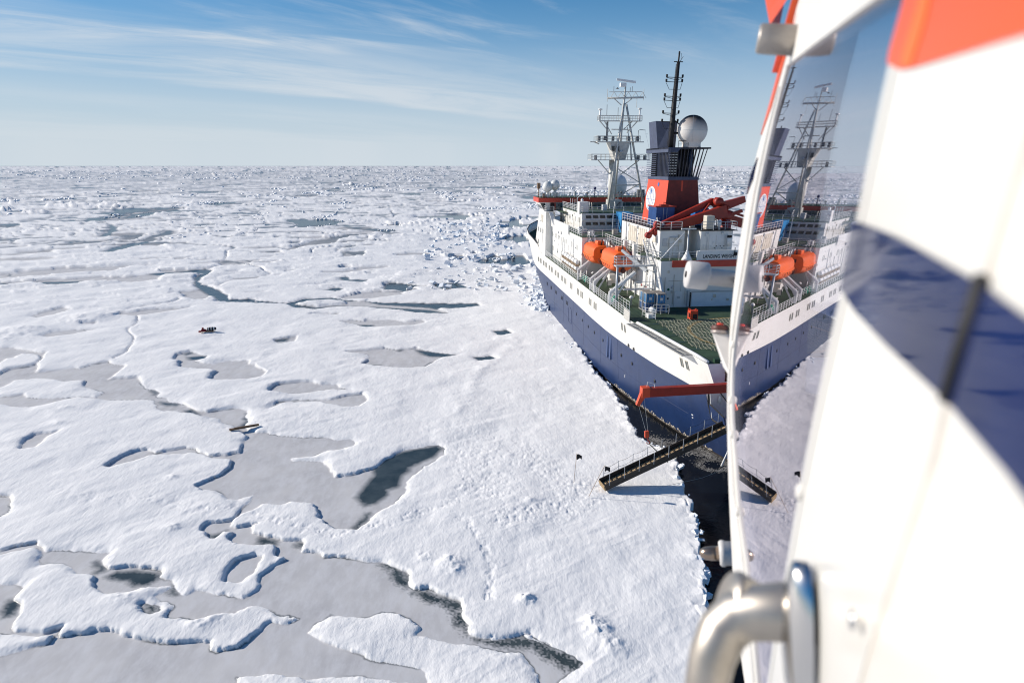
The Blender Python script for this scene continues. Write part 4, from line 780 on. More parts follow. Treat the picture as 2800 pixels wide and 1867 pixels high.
for x, z in ((-.1, 20.2), (2.0, 20.25), (-4.6, 19.6)): MB().box(x, x+.35, 26.95, 27.1, z, z+.18).build('wall_lamp', GREY, uh) if x > -1 else MB().box(x, x+1.1, 28.0, 28.2, z, z+.12).build('wall_lamp', GREY, uh)
for x in (3.0,): MB().lathe((x, 26.6, 18.6), [(0, 0), (.3, 0), (.3, 1.0), (.15, 1.3), (0, 1.4)], 10).build('mushroom_vent', WHITE2, uh)
MB().lathe((3.0, 26.6, 18.8), [(.1, .9), (.31, .9), (.31, 1.2), (.1, 1.2)], 10).build('dark_vent', BLACK, uh)
for k in range(6): MB().box(.9+.25*k+(.3 if k > 2 else 0), 1.02+.25*k+(.3 if k > 2 else 0), 27.03, 27.07, 18.5-(.25 if k in (1, 4) else 0), 18.62-(.25 if k in (1, 4) else 0)).build('stencil_mark', BLACK, uh)
# port wall of the deckhouse: tall louvres
for y0, y1, z0, z1 in ((38.2, 42.2, 17.9, 20.2), (33.6, 37.4, 17.9, 20.2)):
    for i in range(4):
        a = y0+(y1-y0)*i/4; lv = MB().box(-6.08, -6.0, a, a+(y1-y0)/4-.12, z0, z1).build('louvre', LOUV, uh)
MB().box(-6.05, -6.0, 29.4, 31.0, 18.8, 19.4).build('louvre', LOUV, uh)
mb = MB()
for y in (32.4, 43.4): mb.tube([(-6.08, y, 17), (-6.08, y, 20.5)], .05, 5)
mb.build('downpipe', GREY, uh)
rail_mb(MB(), [(-6.0, 46, 20.62), (-6.0, 28.3, 20.62), (-3, 28.3, 20.62)], 1.1, 3, 1.4).build('railing', WHITE2, SP)
rail_mb(MB(), [(-.7, 27.2, 20.62), (4.2, 27.2, 20.62), (4.2, 40, 20.62)], 1.1, 3, 1.4).build('railing', GREY, SP)
# gallery deck beside the deckhouse (z 17) with railing
MB().box(-7.6, -6.0, 31, 50, 16.8, 16.95).build('gallery_deck', DECK, SP)
rail_mb(MB(), [(-7.6, 50, 16.95), (-7.6, 31, 16.95), (-6.8, 31, 16.95), (-6.8, 25.2, 17), (-1.9, 25.2, 17)], 1.1, 3, 1.4).build('railing', WHITE2, SP)
MB().box(-7.65, -7.6, 31, 50, 16.2, 16.95).build('gallery_fascia', SPW, SP)
for y in (33.2, 37.8): MB().box(-7.95, -7.3, y, y+.8, 15.0, 18.2).build('gallery_pillar', SPW, SP)
# side gallery with stairs beside the hangar (z 16) and post
MB().box(-12.2, -6.9, 26.9, 28.2, 15.98, 16.14).build('platform', GREY, SP)
rail_mb(MB(), [(-6.9, 28.2, 16.14), (-12.15, 28.2, 16.14), (-12.15, 26.95, 16.14), (-6.9, 26.95, 16.14)], 1.15, 3, 1.3).build('railing', WHITE2, SP)
MB().tube([(-12.05, 26.9, HZ), (-12.05, 26.9, 16)], .16, 8).build('platform_post', GREY, SP)
mb = MB(); mb.beam((-6.9, 27.5, 12.9), (-11., 27.5, 12.9), 1.1, .1); mb.build('lower_platform', GREY, SP)
rail_mb(MB(), [(-7, 26.95, 12.95), (-9.6, 26.95, 12.95)], 1.0, 2, 1.3).build('railing', WHITE2, SP)
mb = MB(); mb.beam((-7.6, 27., 16.2), (-7.2, 31.5, 19.0), .08, .3); mb.beam((-6.8, 27., 16.2), (-6.4, 31.5, 19.0), .08, .3)
for k in range(12): t_ = k/12; mb.beam((-7.6+.4*t_, 27+4.5*t_, 16.2+2.8*t_), (-6.8+.4*t_, 27+4.5*t_, 16.2+2.8*t_), .25, .04)
mb.build('stairs', GREY, SP)
MB().tube([(-7.0, 25.2, 17.0), (-3.6, 25.6, 20.6)], .07, 6).build('slanting_spar', WHITE2, SP)
# white locker on the boat deck
MB().box(-8.4, -7.3, 43.5, 45.2, HZ, 12.2).build('deck_locker', WHITE, SP, .04)
mb = MB(); mb.beam((-7.6, 47.6, HZ), (-6.8, 44.4, 13.2), .08, .25).beam((-8.4, 47.6, HZ), (-7.6, 44.4, 13.2), .08, .25)
for k in range(9): t_ = k/9; mb.beam((-8.4+.8*t_, 47.6-3.2*t_, HZ+2.4*t_), (-7.6+.8*t_, 47.6-3.2*t_, HZ+2.4*t_), .25, .04)
mb.build('stairs', GREY, SP)

# ---- accommodation block
PINK = WHITE
ab = MB().prism([(-11.5, 50, HZ), (11.5, 50, HZ), (11.5, 84, HZ), (-11.5, 84, HZ)], (0, 0, 6.6)).build('accommodation_block', SPW, SP)
MB().box(-11.6, 11.6, 49.9, 84, 17.4, 17.5).build('upper_deck', DECK, SP)
# upper white side, flush further out
MB().box(-11.75, -11.5, 60, 78, 16.9, 18.55).build('solid_bulwark', SPW, SP)
MB().box(11.5, 11.75, 60, 78, 16.9, 18.55).build('solid_bulwark', SPW, SP)
rail_mb(MB(), [(-11.55, 60, 17.5), (-11.55, 50, 17.5), (-4.6, 50, 17.5)], 1.15, 4, 1.6).build('railing', WHITE2, SP)
sw = MB().box(-.03, 0, -.16, .16, -.45, .45).mesh('window', mat('side_window_glass', (.30, .31, .29), .25, var=.2))
for zz, rows in ((15.4, (53.0, 53.8, 57.6, 58.4, 62.2, 63.0, 65.1, 65.9, 69.4, 70.2, 72.4, 73.2, 76.2, 77.0)), (12.6, (66, 66.8, 70.5, 71.3, 75.4, 76.2))):
    for y in rows: inst(sw, 'window', ab, (-11.5, y, zz))
mb = MB(); 
for z in (16.6, 13.9): mb.tube([(-11.53, 50, z), (-11.53, 76, z)], .05, 4)
mb.build('wall_moulding', WHITE2, ab)
# life raft canisters and clutter along the side wall
raft = MB().lathe((0, -.75, 0), [(0, 0), (.22, .0), (.36, .12), (.36, .7), (.38, .75), (.36, .8), (.36, 1.38), (.22, 1.5), (0, 1.5)], 14, (0, 1, 0)).mesh('life_raft_canister', WHITE2)
crad = MB().box(-.35, .35, -.6, -.45, -.75, -.1).box(-.35, .35, .45, .6, -.75, -.1).tube([(-.4, -.5, -.75), (.3, -.5, .3)], .04, 4).tube([(-.4, .5, -.75), (.3, .5, .3)], .04, 4).mesh('raft_cradle', mat('rusty_cradle', (.45, .33, .22), .7, var=.4, vscale=4))
RAFTS = []
for k, y in enumerate((51.6, 53.7, 55.8, 57.9, 60.0, 62.1)):
    for lvl in (0, 1):
        RAFTS.append((y, 12.1+lvl*1.1))
        inst(crad, 'raft_cradle', SP, (-11.95, y, 12.1+lvl*1.1))
for k, (y, z) in enumerate(RAFTS):
    p = ship2w(-11.98, y, z); o = bpy.data.objects.new('life_raft', raft); C.objects.link(o); o.location = p; o.rotation_euler = SHIP_ROT
    tag(o, 'white life raft canister, %s tier, %s from the stern end of the rack' % ('upper' if k % 2 else 'lower', ('first', 'second', 'third', 'fourth', 'fifth', 'last')[k//2]), 'life raft', 'life raft canisters racked on the ship side')
rail_mb(MB(), [(-12.78, y, HZ) for y in (77.5, 70, 60, 48.2)], 1.1, 4, 1.5).build('railing', WHITE2, SP)
# railings round the boat deck edge
rail_mb(MB(), [(-12.75, 47.2, HZ), (-12.0, 46.2, HZ), (-11.8, 40.8, HZ)], 1.1, 4, 1.3).build('railing', WHITE2, SP)
rail_mb(MB(), [(-12.75, 39.0, HZ), (-12.75, 36.6, HZ)], 1.1, 4, 1.3).build('railing', WHITE2, SP)
rail_mb(MB(), [(-12.75, 35.8, HZ), (-12.75, 28.6, HZ)], 1.1, 4, 1.3).build('railing', WHITE2, SP)
rail_mb(MB(), [(-12.7, 27.2, HZ), (-12.75, 18.4, HZ)], 1.15, 4, 1.2).build('railing', WHITE2, SP)
rail_mb(MB(), [(-11.3, 31, HZ), (-11.2, 23.6, HZ)], 1.15, 3, 1.2).build('railing', WHITE2, SP)
MB().box(-12.85, -12.8, 18.2, 20.6, HZ-.2, HZ+1.1).build('railing_screen', GRAT, SP)
for sd in (1,): rail_mb(MB(), [(12.7, 80, HZ), (12.7, 18.4, HZ)], 1.1, 4, 1.5).build('railing', WHITE2, SP)
# inner accommodation house
ih = MB().prism([(-9.3, 60, 17.5), (9.3, 60, 17.5), (9.3, 80, 17.5), (-9.3, 80, 17.5)], (0, 0, 3.1)).build('inner_house', SPW, SP)
MB().box(-9.4, 9.4, 60, 80, 20.6, 20.7).build('house_roof', DECK, SP)
ww = MB().prism([(0, -.03, 0), (.95, -.03, 0), (.82, -.03, .5), (-.08, -.03, .5)], (0, .04, 0)).mesh('window', GLASS)
wfr = MB().prism([(-.08, -.015, -.07), (1.04, -.015, -.07), (.9, -.015, .57), (-.18, -.015, .57)], (0, .04, 0)).mesh('window_frame', GREY)
for zz in (19.75, 18.55):
    for k in range(6):
        inst(ww, 'window', ih, (-8.5+1.28*k, 59.97, zz)); inst(wfr, 'window_frame', ih, (-8.5+1.28*k, 59.985, zz))
MB().box(-9.3, 9.3, 59.8, 60, 19.35, 19.5).build('ledge', WHITE2, ih)
for y in (62, 63, 65.3, 67.6, 70, 70.9, 73, 73.9, 76, 76.9): inst(sw, 'window', ih, (-9.3, y, 19.3))
rail_mb(MB(), [(-9.25, 78, 20.7), (-9.25, 62.6, 20.7)], 1.1, 4, 1.3).build('railing', WHITE2, SP)
rail_mb(MB(), [(-9.25, 60.9, 20.7), (-9.25, 60, 20.7), (6, 60, 20.7)], 1.1, 3, 2.0).build('railing', WHITE2, SP)
MB().box(-9.6, -7.9, 60.9, 62.5, 20.5, 22.6).build('ventilation_trunk', SPW, ih)
mb = MB(); mb.tube([(-9.2, 64.6, 20.7), (-9.2, 64.6, 23.1), (-8.8, 64.4, 23.5), (-8.2, 64.2, 23.5)], .07, 5); mb.lathe((-8.6, 63.2, 20.7), [(.22, 0), (.22, 1.9), (.28, 2.1), (.1, 2.4), (0, 2.4)], 10)
for y in (66.5, 68.5, 70.5): mb.tube([(-9.2, y, 20.7), (-9.2, y, 22.8)], .04, 4)
mb.build('vent_pipes', WHITE2, ih)
MB().box(-3.0, -.9, 56.5, 60, 17.5, 20.9).build('light_blue_locker', LBLUE, SP)
mb = MB(); mb.beam((-4.9, 55.5, 17.5), (-3.6, 59.6, 20.3), .08, .3).beam((-3.9, 55.5, 17.5), (-2.6, 59.6, 20.3), .08, .3); rail_mb(mb, [(-4.9, 55.5, 17.5), (-3.6, 59.6, 20.3)], 1., 2, 1.5)
for k in range(10): t_ = k/10; mb.beam((-4.9+1.3*t_, 55.5+4.1*t_, 17.5+2.8*t_), (-3.9+1.3*t_, 55.5+4.1*t_, 17.5+2.8*t_), .25, .04)
mb.build('stairs', GREY, SP)
mb = MB(); mb.beam((-10.6, 50.2, 17.4), (-9.6, 46.4, 13.6), .08, .3).beam((-9.8, 50.2, 17.4), (-8.8, 46.4, 13.6), .08, .3); rail_mb(mb, [(-10.6, 50.2, 17.4), (-9.6, 46.4, 13.6)], 1., 2, 1.5); rail_mb(mb, [(-9.8, 50.2, 17.4), (-8.8, 46.4, 13.6)], 1., 2, 1.5)
mb.build('stairs', WHITE2, SP)

# ---- bridge with wings
wt = MB()
wt.add([(-13.0, 76.5, HZ-.4), (-13.05, 90, HZ), (-12.9, 84.8, 19.8), (-12.8, 77.4, 19.8), (-10.6, 76.5, HZ), (-10.6, 90, HZ), (-10.6, 84.8, 19.8), (-10.9, 77.4, 19.8)], [(0, 1, 2, 3), (4, 5, 6, 7), (0, 3, 7, 4), (1, 2, 6, 5), (2, 3, 7, 6), (0, 1, 5, 4)])
wing_t = wt.build('wing_tower', SPW, SP)
for z, ys in ((13.0, (84.5, 85.3, 87.2)), (15.6, (79.6, 80.4, 82.2, 83., 84.9, 85.7))):
    for y in ys: inst(sw, 'window', wing_t, (-13.0-.02, y, z))
for k in range(4): MB().box(-12.93, -12.86, 80+.75*k, 80.4+.75*k, 17.4, 18.9).build('tower_louvre', LOUV, wing_t)
w2_ = MB(); w2_.add([(13.0, 76.5, HZ), (13.05, 90, HZ), (12.9, 84.8, 19.8), (12.8, 77.4, 19.8), (10.6, 76.5, HZ), (10.6, 90, HZ), (10.6, 84.8, 19.8), (10.9, 77.4, 19.8)], [(0, 1, 2, 3), (4, 5, 6, 7), (0, 3, 7, 4), (1, 2, 6, 5), (2, 3, 7, 6), (0, 1, 5, 4)])
w2_.build('wing_tower', SPW, SP)
br = MB()
lo = [(-12.8, 79.6), (-12.8, 84.8), (-11, 87.2), (11, 87.2), (12.8, 84.8), (12.8, 79.6)]; hi = [(-13.9, 79.0), (-13.9, 85.6), (-11.4, 88.2), (11.4, 88.2), (13.9, 85.6), (13.9, 79.0)]
n_ = len(lo); br.add([(x, y, 19.8) for x, y in lo]+[(x, y, 21.55) for x, y in hi], [tuple(range(n_))[::-1], tuple(range(n_, 2*n_))]+[(i, (i+1) % n_, n_+(i+1) % n_, n_+i) for i in range(n_)])
brg = br.build('bridge', SPW, SP)
MB().prism([(x*1.015, (y-83)*1.03+83, 21.55) for x, y in hi], (0, 0, .9)).build('red_band', BAND, brg)
MB().prism([(x*.99, (y-83)*.99+83, 22.45) for x, y in hi], (0, 0, .06)).build('bridge_roof', DECK, brg)
# slanted wing windows and the band of windows looking aft
for k in range(6):
    y = 79.9+.8*k; MB().add([(-13.02-.11, y, 20.2), (-13.02-.11, y+.6, 20.2), (-13.72-.05, y+.6, 21.4), (-13.72-.05, y, 21.4)], [(0, 1, 2, 3)]).build('wing_window', GLASS, brg)
MB().add([(-13.0, 79.43, 20.2), (-12.3, 79.43, 20.2), (-12.8, 79.0, 21.4), (-13.7, 79.0, 21.4)], [(0, 1, 2, 3)]).build('wing_window', GLASS, brg)
MB().box(-11.6, -10.8, 78.95, 79.4, 19.9, 21.5).build('open_doorway', mat('dark_doorway', (.02, .008, .008), .7), brg)
MB().box(-10.75, -10.7, 78.0, 79.0, 19.9, 21.5).build('red_door', RED, brg)
bwm = MB().box(0, .95, -.05, 0, 0, .8).mesh('aft_window', mat('bridge_glass', (.05, .09, .10), .06))
MB().box(-10.4, 12, 78.9, 79.2, 20.5, 21.5).build('window_band', mat('shaded_band', (.20, .22, .22), .5), brg)
for k in range(18): inst(bwm, 'aft_window', brg, (-10.0+1.2*k, 78.88, 20.6))
MB().box(-12.9, -10.9, 76.0, 79, 19.7, 19.8).build('wing_step', WHITE2, brg)
rail_mb(MB(), [(-12.9, 79, 19.8), (-12.9, 76.0, 19.8), (-11.4, 76.0, 19.8)], 1.1, 3, 1.2).build('railing', WHITE2, SP)
MB().beam((-12.0, 76.0, 19.7), (-11.7, 73.2, 17.5), .8, .12).build('stairs', WHITE2, SP)
MB().box(-10.4, 11, 72, 79, 19.9, 20.0).build('bridge_aft_deck', DECK, SP)
rail_mb(MB(), [(-13.6, 85.3, 22.5), (-13.6, 79.2, 22.5), (12, 79.2, 22.5)], 1.0, 3, 1.5).build('railing', WHITE2, SP)
def dome(x, y, z, r, name='radome', m=WHITE2, ped=1., sk=1.18):
    prof = [(0, -r*.85), (r*.45, -r*.85), (r*.95, -r*.25), (r, 0)]+[(r*math.cos(a), r*sk*math.sin(a)) for a in [PI/2*i/8 for i in range(1, 9)]]
    return MB().lathe((x, y, z), prof, 22).lathe((x, y, z-r*.85-ped), [(0, 0), (.32, 0), (.32, ped), (0, ped)], 12).build(name, m, SP)
DOMEM = mat('radome_white', (.66, .67, .65), .45, var=.05, vscale=.8)
dome(-12.1, 79.8, 24.55, 1.05, m=DOMEM, ped=1.3); dome(-10.4, 80.6, 24.9, 1.0, m=DOMEM, ped=1.6)
MB().box(-13.9, -13.3, 81.5, 82.4, 24.2, 25.4).tube([(-13.6, 82, 22.5), (-13.6, 82, 24.3)], .1, 6).box(-13.1, -12.6, 79.3, 80, 22.5, 23.3).build('wing_equipment', mat('brown_fitting', (.16, .10, .06), .6), SP)
for x, y, z, r_ in ((-1.9, 80.5, 24.3, .33), (1.2, 80.4, 24.1, .5)): MB().lathe((x, y, 22.5), [(0, 0), (.1, 0), (.1, z-22.5-r_), (r_*.6, z-22.5-r_*.7), (r_, z-22.5), (r_*.7, z-22.5+r_*.7), (0, z-22.5+r_)], 12).build('blue_searchlight', mat('deep_blue', (.012, .02, .11), .4), SP)
BM = mat('shaded_radome', (.62, .64, .66), .5)
MB().lathe((5.6, 90, 22.6), [(0, -1), (1.2, -1), (1.5, -.4), (2.0, .6), (2.2, 2.0), (2.0, 3.1), (1.5, 3.9), (.8, 4.3), (0, 4.4)], 26).build('large_radome', BM, SP)
mb = MB()
for x, y, h_ in ((-6.3, 80, 5.4), (-8.6, 79.5, 3.4), (-3.4, 79.5, 3.8), (.4, 80, 4.2), (-4.8, 73, 4.2), (-9.8, 79.3, 2.4)): mb.tube([(x, y, 22.4), (x, y, 22.4+h_)], .035, 4)
mb.build('whip_antennas', GREY, SP)
MB().box(7.2, 8.6, 79.6, 80.6, 22.5, 24.0).build('roof_locker', mat('dark_grey_box', (.10, .11, .11), .6), SP)
# ---- lattice mast
MW = mat('mast_grey_white', (.50, .50, .47), .5, var=.15, vscale=2., streak=.2, stain=(.28, .25, .2))
mast = empty('signal_mast', (0, 0, 0)); mast.parent = SP
mx, my = .6, 72.
MB().lathe((-.6, 72.3, 20), [(0, 0), (.75, 0), (.7, 10), (.62, 10), (0, 10)], 12).build('column', MW, mast)
MB().add([(mx-1.0-.2, my-.8, 29.9), (mx+1.0, my-.8, 29.9), (mx+1., my+1.2, 29.9), (mx-1.2, my+1.2, 29.9), (mx-2.3, my-1.3, 33.2), (mx+1.7, my-1.3, 33.2), (mx+1.7, my+1.6, 33.2), (mx-2.3, my+1.6, 33.2)], [(0, 1, 2, 3), (4, 5, 6, 7), (0, 1, 5, 4), (1, 2, 6, 5), (2, 3, 7, 6), (3, 0, 4, 7)]).build('crows_nest', MW, mast)
for k in range(2): MB().box(mx-2.0+.9*k, mx-1.4+.9*k, my-1.42, my-1.3, 31.6, 32.5).build('nest_window', GLASS, mast)
MB().lathe((mx-.1, my-1.05, 31.5), [(0, 0), (.25, 0), (.25, .6), (0, .6)], 10, (0, -1, 0)).build('searchlight', GREY, mast)
legs = MB()
LB = [(-2.0, 70.2, 20.4), (5.6, 71, 22.9)]
for (bx, by, bz_), (tx, ty, tz) in (((-2.0, 69.5, 20.6), (mx+.3, my-.6, 40.2)), ((5.9, 71.5, 20.8), (mx+.9, my-.2, 40.2)), ((1.5, 77.5, 22.4), (mx+.6, my+.4, 40.2))):
    legs.tube([(bx, by, bz_), (tx, ty, tz)], .21, 6)
legs.tube([(-1.1, 70.3, 25.2), (4.9, 71.4, 25.2)], .12, 5).tube([(.5, 72, 22.8), (4.6, 71.5, 25.4)], .12, 5).tube([(.2, 72, 28.4), (4.8, 71.3, 25.6)], .1, 5)
legs.build('legs', MW, mast)
MB().tube([(mx-.4, my, 29.8), (mx+.1, my, 33.3), (mx+.7, my, 44)], .0, 6, radii=[.3, .25, .14]).build('upper_pole', MW, mast)
def platform(name, z, x0, x1, y0=-1.4, y1=1.4, h=1.0, rr=True, bars=2):
    m_ = MB(); m_.box(x0, x1, my+y0, my+y1, z-.12, z); m_.build(name, MW, mast)
    if rr: rail_mb(MB(), [(x0, my+y0, z), (x1, my+y0, z), (x1, my+y1, z), (x0, my+y1, z), (x0, my+y0, z)], h, bars, .9, .04).build('platform_railing', MW, mast)
platform('lower_platform', 30.0, -5.3, 6.3)
platform('nest_platform', 33.35, -4.2, 4.2)
platform('upper_platform', 37.2, -3.8, 4.6, -.7, .7, .9)
mb = MB()
for a, b in (((-3.6, my, 29.9), (-1.2, my, 27.3)), ((4.6, my, 29.9), (1., my, 27.2)), ((-2.6, my, 37.1), (-1.1, my, 34.7)), ((-3.5, my, 37.1), (-1.7, my, 35.2)), ((3.9, my, 37.1), (1.9, my, 35)), ((2.9, my, 37.1), (1.2, my, 35.6)), ((-1.9, my, 37.3), (-1.9, my, 33.3)), ((-5.3, my, 33.3), (5.4, my, 33.3)), ((-3.5, my, 32.9), (-4.6, my, 33.3)), ((-1.2, my, 35.6), (2.2, my, 35.6)), ((-.9, my, 41.2), (mx, my, 40)), ((2.6, my, 41.2), (mx+.4, my, 40))): mb.tube([a, b], .10, 5)
mb.build('braces', MW, mast)
mb = MB(); mb.tube([(-2.2, my, 41.25), (4.9, my, 41.45)], .17, 6).tube([(-1.9, my, 42.35), (4.6, my, 42.5)], .06, 5).tube([(-2.2, my, 40.6), (-2.2, my, 42.9)], .05, 4).tube([(4.9, my, 40.9), (4.9, my, 43.)], .05, 4)
for k in range(5): x = -1.6+1.4*k; mb.tube([(x, my, 41.3), (x+.7, my, 42.4)], .045, 4).tube([(x+1.4, my, 41.3), (x+.7, my, 42.4)], .045, 4)
mb.tube([(3.6, my, 41.3), (3.6, my, 39.6)], .045, 4); mb.build('yard', MW, mast)
MB().box(.2, 1.3, my-.4, my+.4, 43.3, 44.0).build('radar_motor', WHITE2, mast)
MB().obox((1.3, my-.2, 44.35), (3.6, -.3, -.45), (.1, .5, 0), (0, .05, .38)).build('radar_scanner', WHITE2, mast)
mb = MB()
for x, z, h_ in ((-3.5, 37.2, 1.9), (4.3, 37.2, 2.1)): mb.tube([(x, my, z), (x, my, z+h_)], .16, 6).lathe((x, my, z+h_), [(0, 0), (.42, .03), (.42, .2), (0, .3)], 10)
mb.build('satellite_heads', WHITE2, mast)
mb = MB()
for x, z, h_ in ((-2.2, 38.1, 2.0), (0., 38., 1.6), (-1.0, 42.5, .9), (2.6, 42.5, .9), (2.2, 42.5, .7)): mb.tube([(x, my, z), (x, my, z+h_)], .05, 4)
mb.lathe((-.3, my, 42.9), [(0, 0), (.35, .05), (.1, .25), (0, .3)], 8); mb.tube([(4.2, my, 33.4), (4.2, my, 35.4), (4.5, my, 35.6), (5.6, my, 35.5)], .05, 4); mb.tube([(-2.1, my, 33.4), (-2.1, my, 37)], .12, 5)
mb.build('small_antennas', mat('dark_grey_metal', (.12, .13, .14), .5), mast)
mb = MB()
for x, z in ((-4., 33.9), (-2.9, 34.), (-1.3, 33.9), (1.8, 33.9), (3.6, 33.9), (-4.6, 30.4), (5.2, 30.4), (3.9, 30.4)): mb.box(x, x+.45, my-1.2, my-.6, z-.45, z+.4)
mb.build('platform_equipment', mat('dark_grey_metal', (.12, .13, .14), .5), mast)
MB().tube([(2.4, 70.9, 33.2), (2.7, 70.9, 29.8)], .14, 6).tube([(2.0, 72, 36), (2.1, 70.8, 33.3)], .08, 5).build('cable_run', MW, mast)
MB().tube([(5.5, my, 35.5), (6.2, my-2, 31)], .02, 3).tube([(5.6, my, 34.9), (0, 40, 33)], .02, 3).build('stay_wires', GREY, mast)
MB().box(-.2, 1.0, 71, 71.5, 20.6, 22.).build('hose_reel_box', RED, mast)
rail_mb(MB(), [(-1.4, 71.0, 22.6), (4, 71.0, 22.6)], 1., 3, .9).build('platform_railing', MW, mast)
MB().box(-1.2, 1.2, 71, 74, 20.0, 22.4).build('mast_foot', MW, mast)

# ---- funnel
fn = empty('funnel', (0, 0, 0)); fn.parent = SP
mb = MB(); z0, z1 = 20.6, 26.9
b0 = [(-2.6, 36.6), (3.0, 36.6), (3.0, 46.5), (-2.6, 46.5)]; b1 = [(-2.05, 37, ), (2.35, 37), (2.35, 46), (-2.05, 46)]
mb.add([(x, y, z0) for x, y in b0]+[(x, y, z1) for x, y in b1], [(3, 2, 1, 0), (4, 5, 6, 7)]+[(i, (i+1) % 4, 4+(i+1) % 4, 4+i) for i in range(4)]); mb.build('casing', FUN, fn)
MB().add([(-2.57, 36.56, 20.6), (2.97, 36.56, 20.6), (2.33, 36.95, 26.88), (-2.03, 36.95, 26.88)], [(0, 1, 2, 3)]).build('shaded_aft_plate', mat('shade_dark_red', (.16, .018, .010), .6, var=.2, streak=.4, stain=(.03, .01, .01)), fn)  # shade of the aft face painted in as dark red, with darker streaks
mb = MB(); mb.beam((-.1, 36.72, 21), (.0, 36.98, 26.8), .25, .12); mb.beam((-1.5, 36.8, 23.3), (1.6, 36.8, 23.3), .1, .1); mb.build('casing_ribs', FUN, fn)
MB().box(-2.15, 2.45, 36.9, 46.1, 26.9, 27.35).build('collar', NAVYM, fn)
# louvred port side and rods
core = MB().box(-1.75, 2.0, 38.2, 45.8, 27.3, 31.2).build('dark_core', BLACK, fn)
for k in range(13):
    z = 27.5+.29*k; MB().box(-2.35, -1.9, 42.0, 46.3, z, z+.10).build('side_slat', NAVYM, fn)
for k in range(10):
    a = MB().tube([(-2.1, 41.6-.5*k, 27.35), (-2.3, 41.9-.62*k, 31.2)], .07, 5).build('rod', NAVYM, fn)
for k in range(11):
    x = -1.8+.42*k; MB().tube([(x, 37.0, 27.35), (x*1.12+.12+.22*max(0, x), 36.7, 31.2)], .07, 5).build('rod', NAVY, fn)
for k in range(7):
    MB().tube([(2.35, 37.6+1.2*k, 27.35), (3.0, 37.2+1.25*k, 31.2)], .07, 5).build('rod', NAVY, fn)
for k in range(9): MB().box(-1.9, -.5, 38.0, 38.3, 27.7+.38*k, 27.84+.38*k).build('inner_slat', STEEL, fn)
for k, x in enumerate((-.3, .4, 1.0, 1.45)): MB().tube([(x, 38, 27.3), (x, 38, 31.2)], .13 if k < 3 else .28, 8).build('exhaust_pipe', NAVY if k != 3 else mat('deep_pipe_blue', (.03, .06, .13), .5), fn)
MB().prism([(-2.5, 36.6, 31.2), (1.2, 36.2, 31.2), (3.5, 35.8, 31.2), (3.6, 46, 31.2), (-2.5, 46.4, 31.2)], (0, 0, .22)).build('top_platform', NAVY, fn)
MB().add([(-2.5, 36.6, 31.42), (-.6, 36.4, 31.42), (-1.2, 36.4, 30.75), (-2.5, 36.6, 30.75), (-2.5, 46.4, 31.42), (-2.5, 46.4, 30.75)], [(0, 1, 2, 3), (0, 3, 5, 4)]).build('fascia', NAVYM, fn)
mb = MB(); q0 = [(-3.6, 40.6), (-2.2, 39.6), (-1.2, 39.8), (-1.0, 44), (-3.6, 44)]; q1 = [(-4.1, 40.6), (-2.1, 39.6), (-1.1, 39.8), (-1.0, 44), (-4.0, 44)]
q0 = [(x+.9, y) for x, y in q0]; q1 = [(x+.9, y) for x, y in q1]
n_ = 5; mb.add([(x, y, 31.4) for x, y in q0]+[(x, y, 35.1+.1*(x < -2)) for x, y in q1], [tuple(range(5))[::-1], tuple(range(5, 10))]+[(i, (i+1) % n_, n_+(i+1) % n_, n_+i) for i in range(n_)]); mb.build('uptake', NAVYM, fn)
pole = MB().tube([(-1.9, 37.5, 31.3), (-1.75, 37.6, 35.), (-1.5, 37.9, 39), (-1.25, 38.1, 42.9)], .3, 8, radii=[.38, .36, .3, .24]).build('pole', BLACK, fn)
mb = MB().tube([(-1.25, 38.1, 42.9), (-1.2, 38.1, 44.0)], .12, 6).lathe((-1.2, 38.1, 43.9), [(0, 0), (.13, .05), (.13, .3), (0, .4)], 8).tube([(-1.9, 38.1, 42.9), (-.6, 38.1, 42.9)], .06, 4).tube([(-1.0, 38.1, 43), (-.6, 38.1, 43.6)], .03, 4).tube([(-.9, 38.1, 42.9), (-.9, 38.1, 44)], .025, 4)
mb.build('masthead', BLACK, fn)
arm = MB()
for z, sh in ((40.8, 0), (40.2, 1), (38.3, 0), (37.75, 1), (36.05, 0), (34.9, 1)):
    cx = -1.9+(z-31.3)*.056
    for sd, L_ in ((-1, 1.55), (1, .75)):
        arm.tube([(cx, 37.8, z), (cx+sd*L_, 37.8, z+.05)], .045, 4).lathe((cx+sd*L_, 37.8, z-.02), [(0, 0), (.1, 0), (.15, .2), (.15, .42), (0, .45)], 8)
        if sh: arm.tube([(cx, 37.8, z-.95), (cx+sd*L_*.7, 37.8, z-.95), (cx+sd*L_, 37.8, z-.1)], .035, 4)
        else: arm.tube([(cx, 37.8, z-.35), (cx+sd*L_, 37.8, z-.02)], .035, 4)
arm.tube([(-2.35, 37.6, 31.6), (-1.6, 38, 42.6)], .035, 4); arm.build('lamp_arms', BLACK, fn)
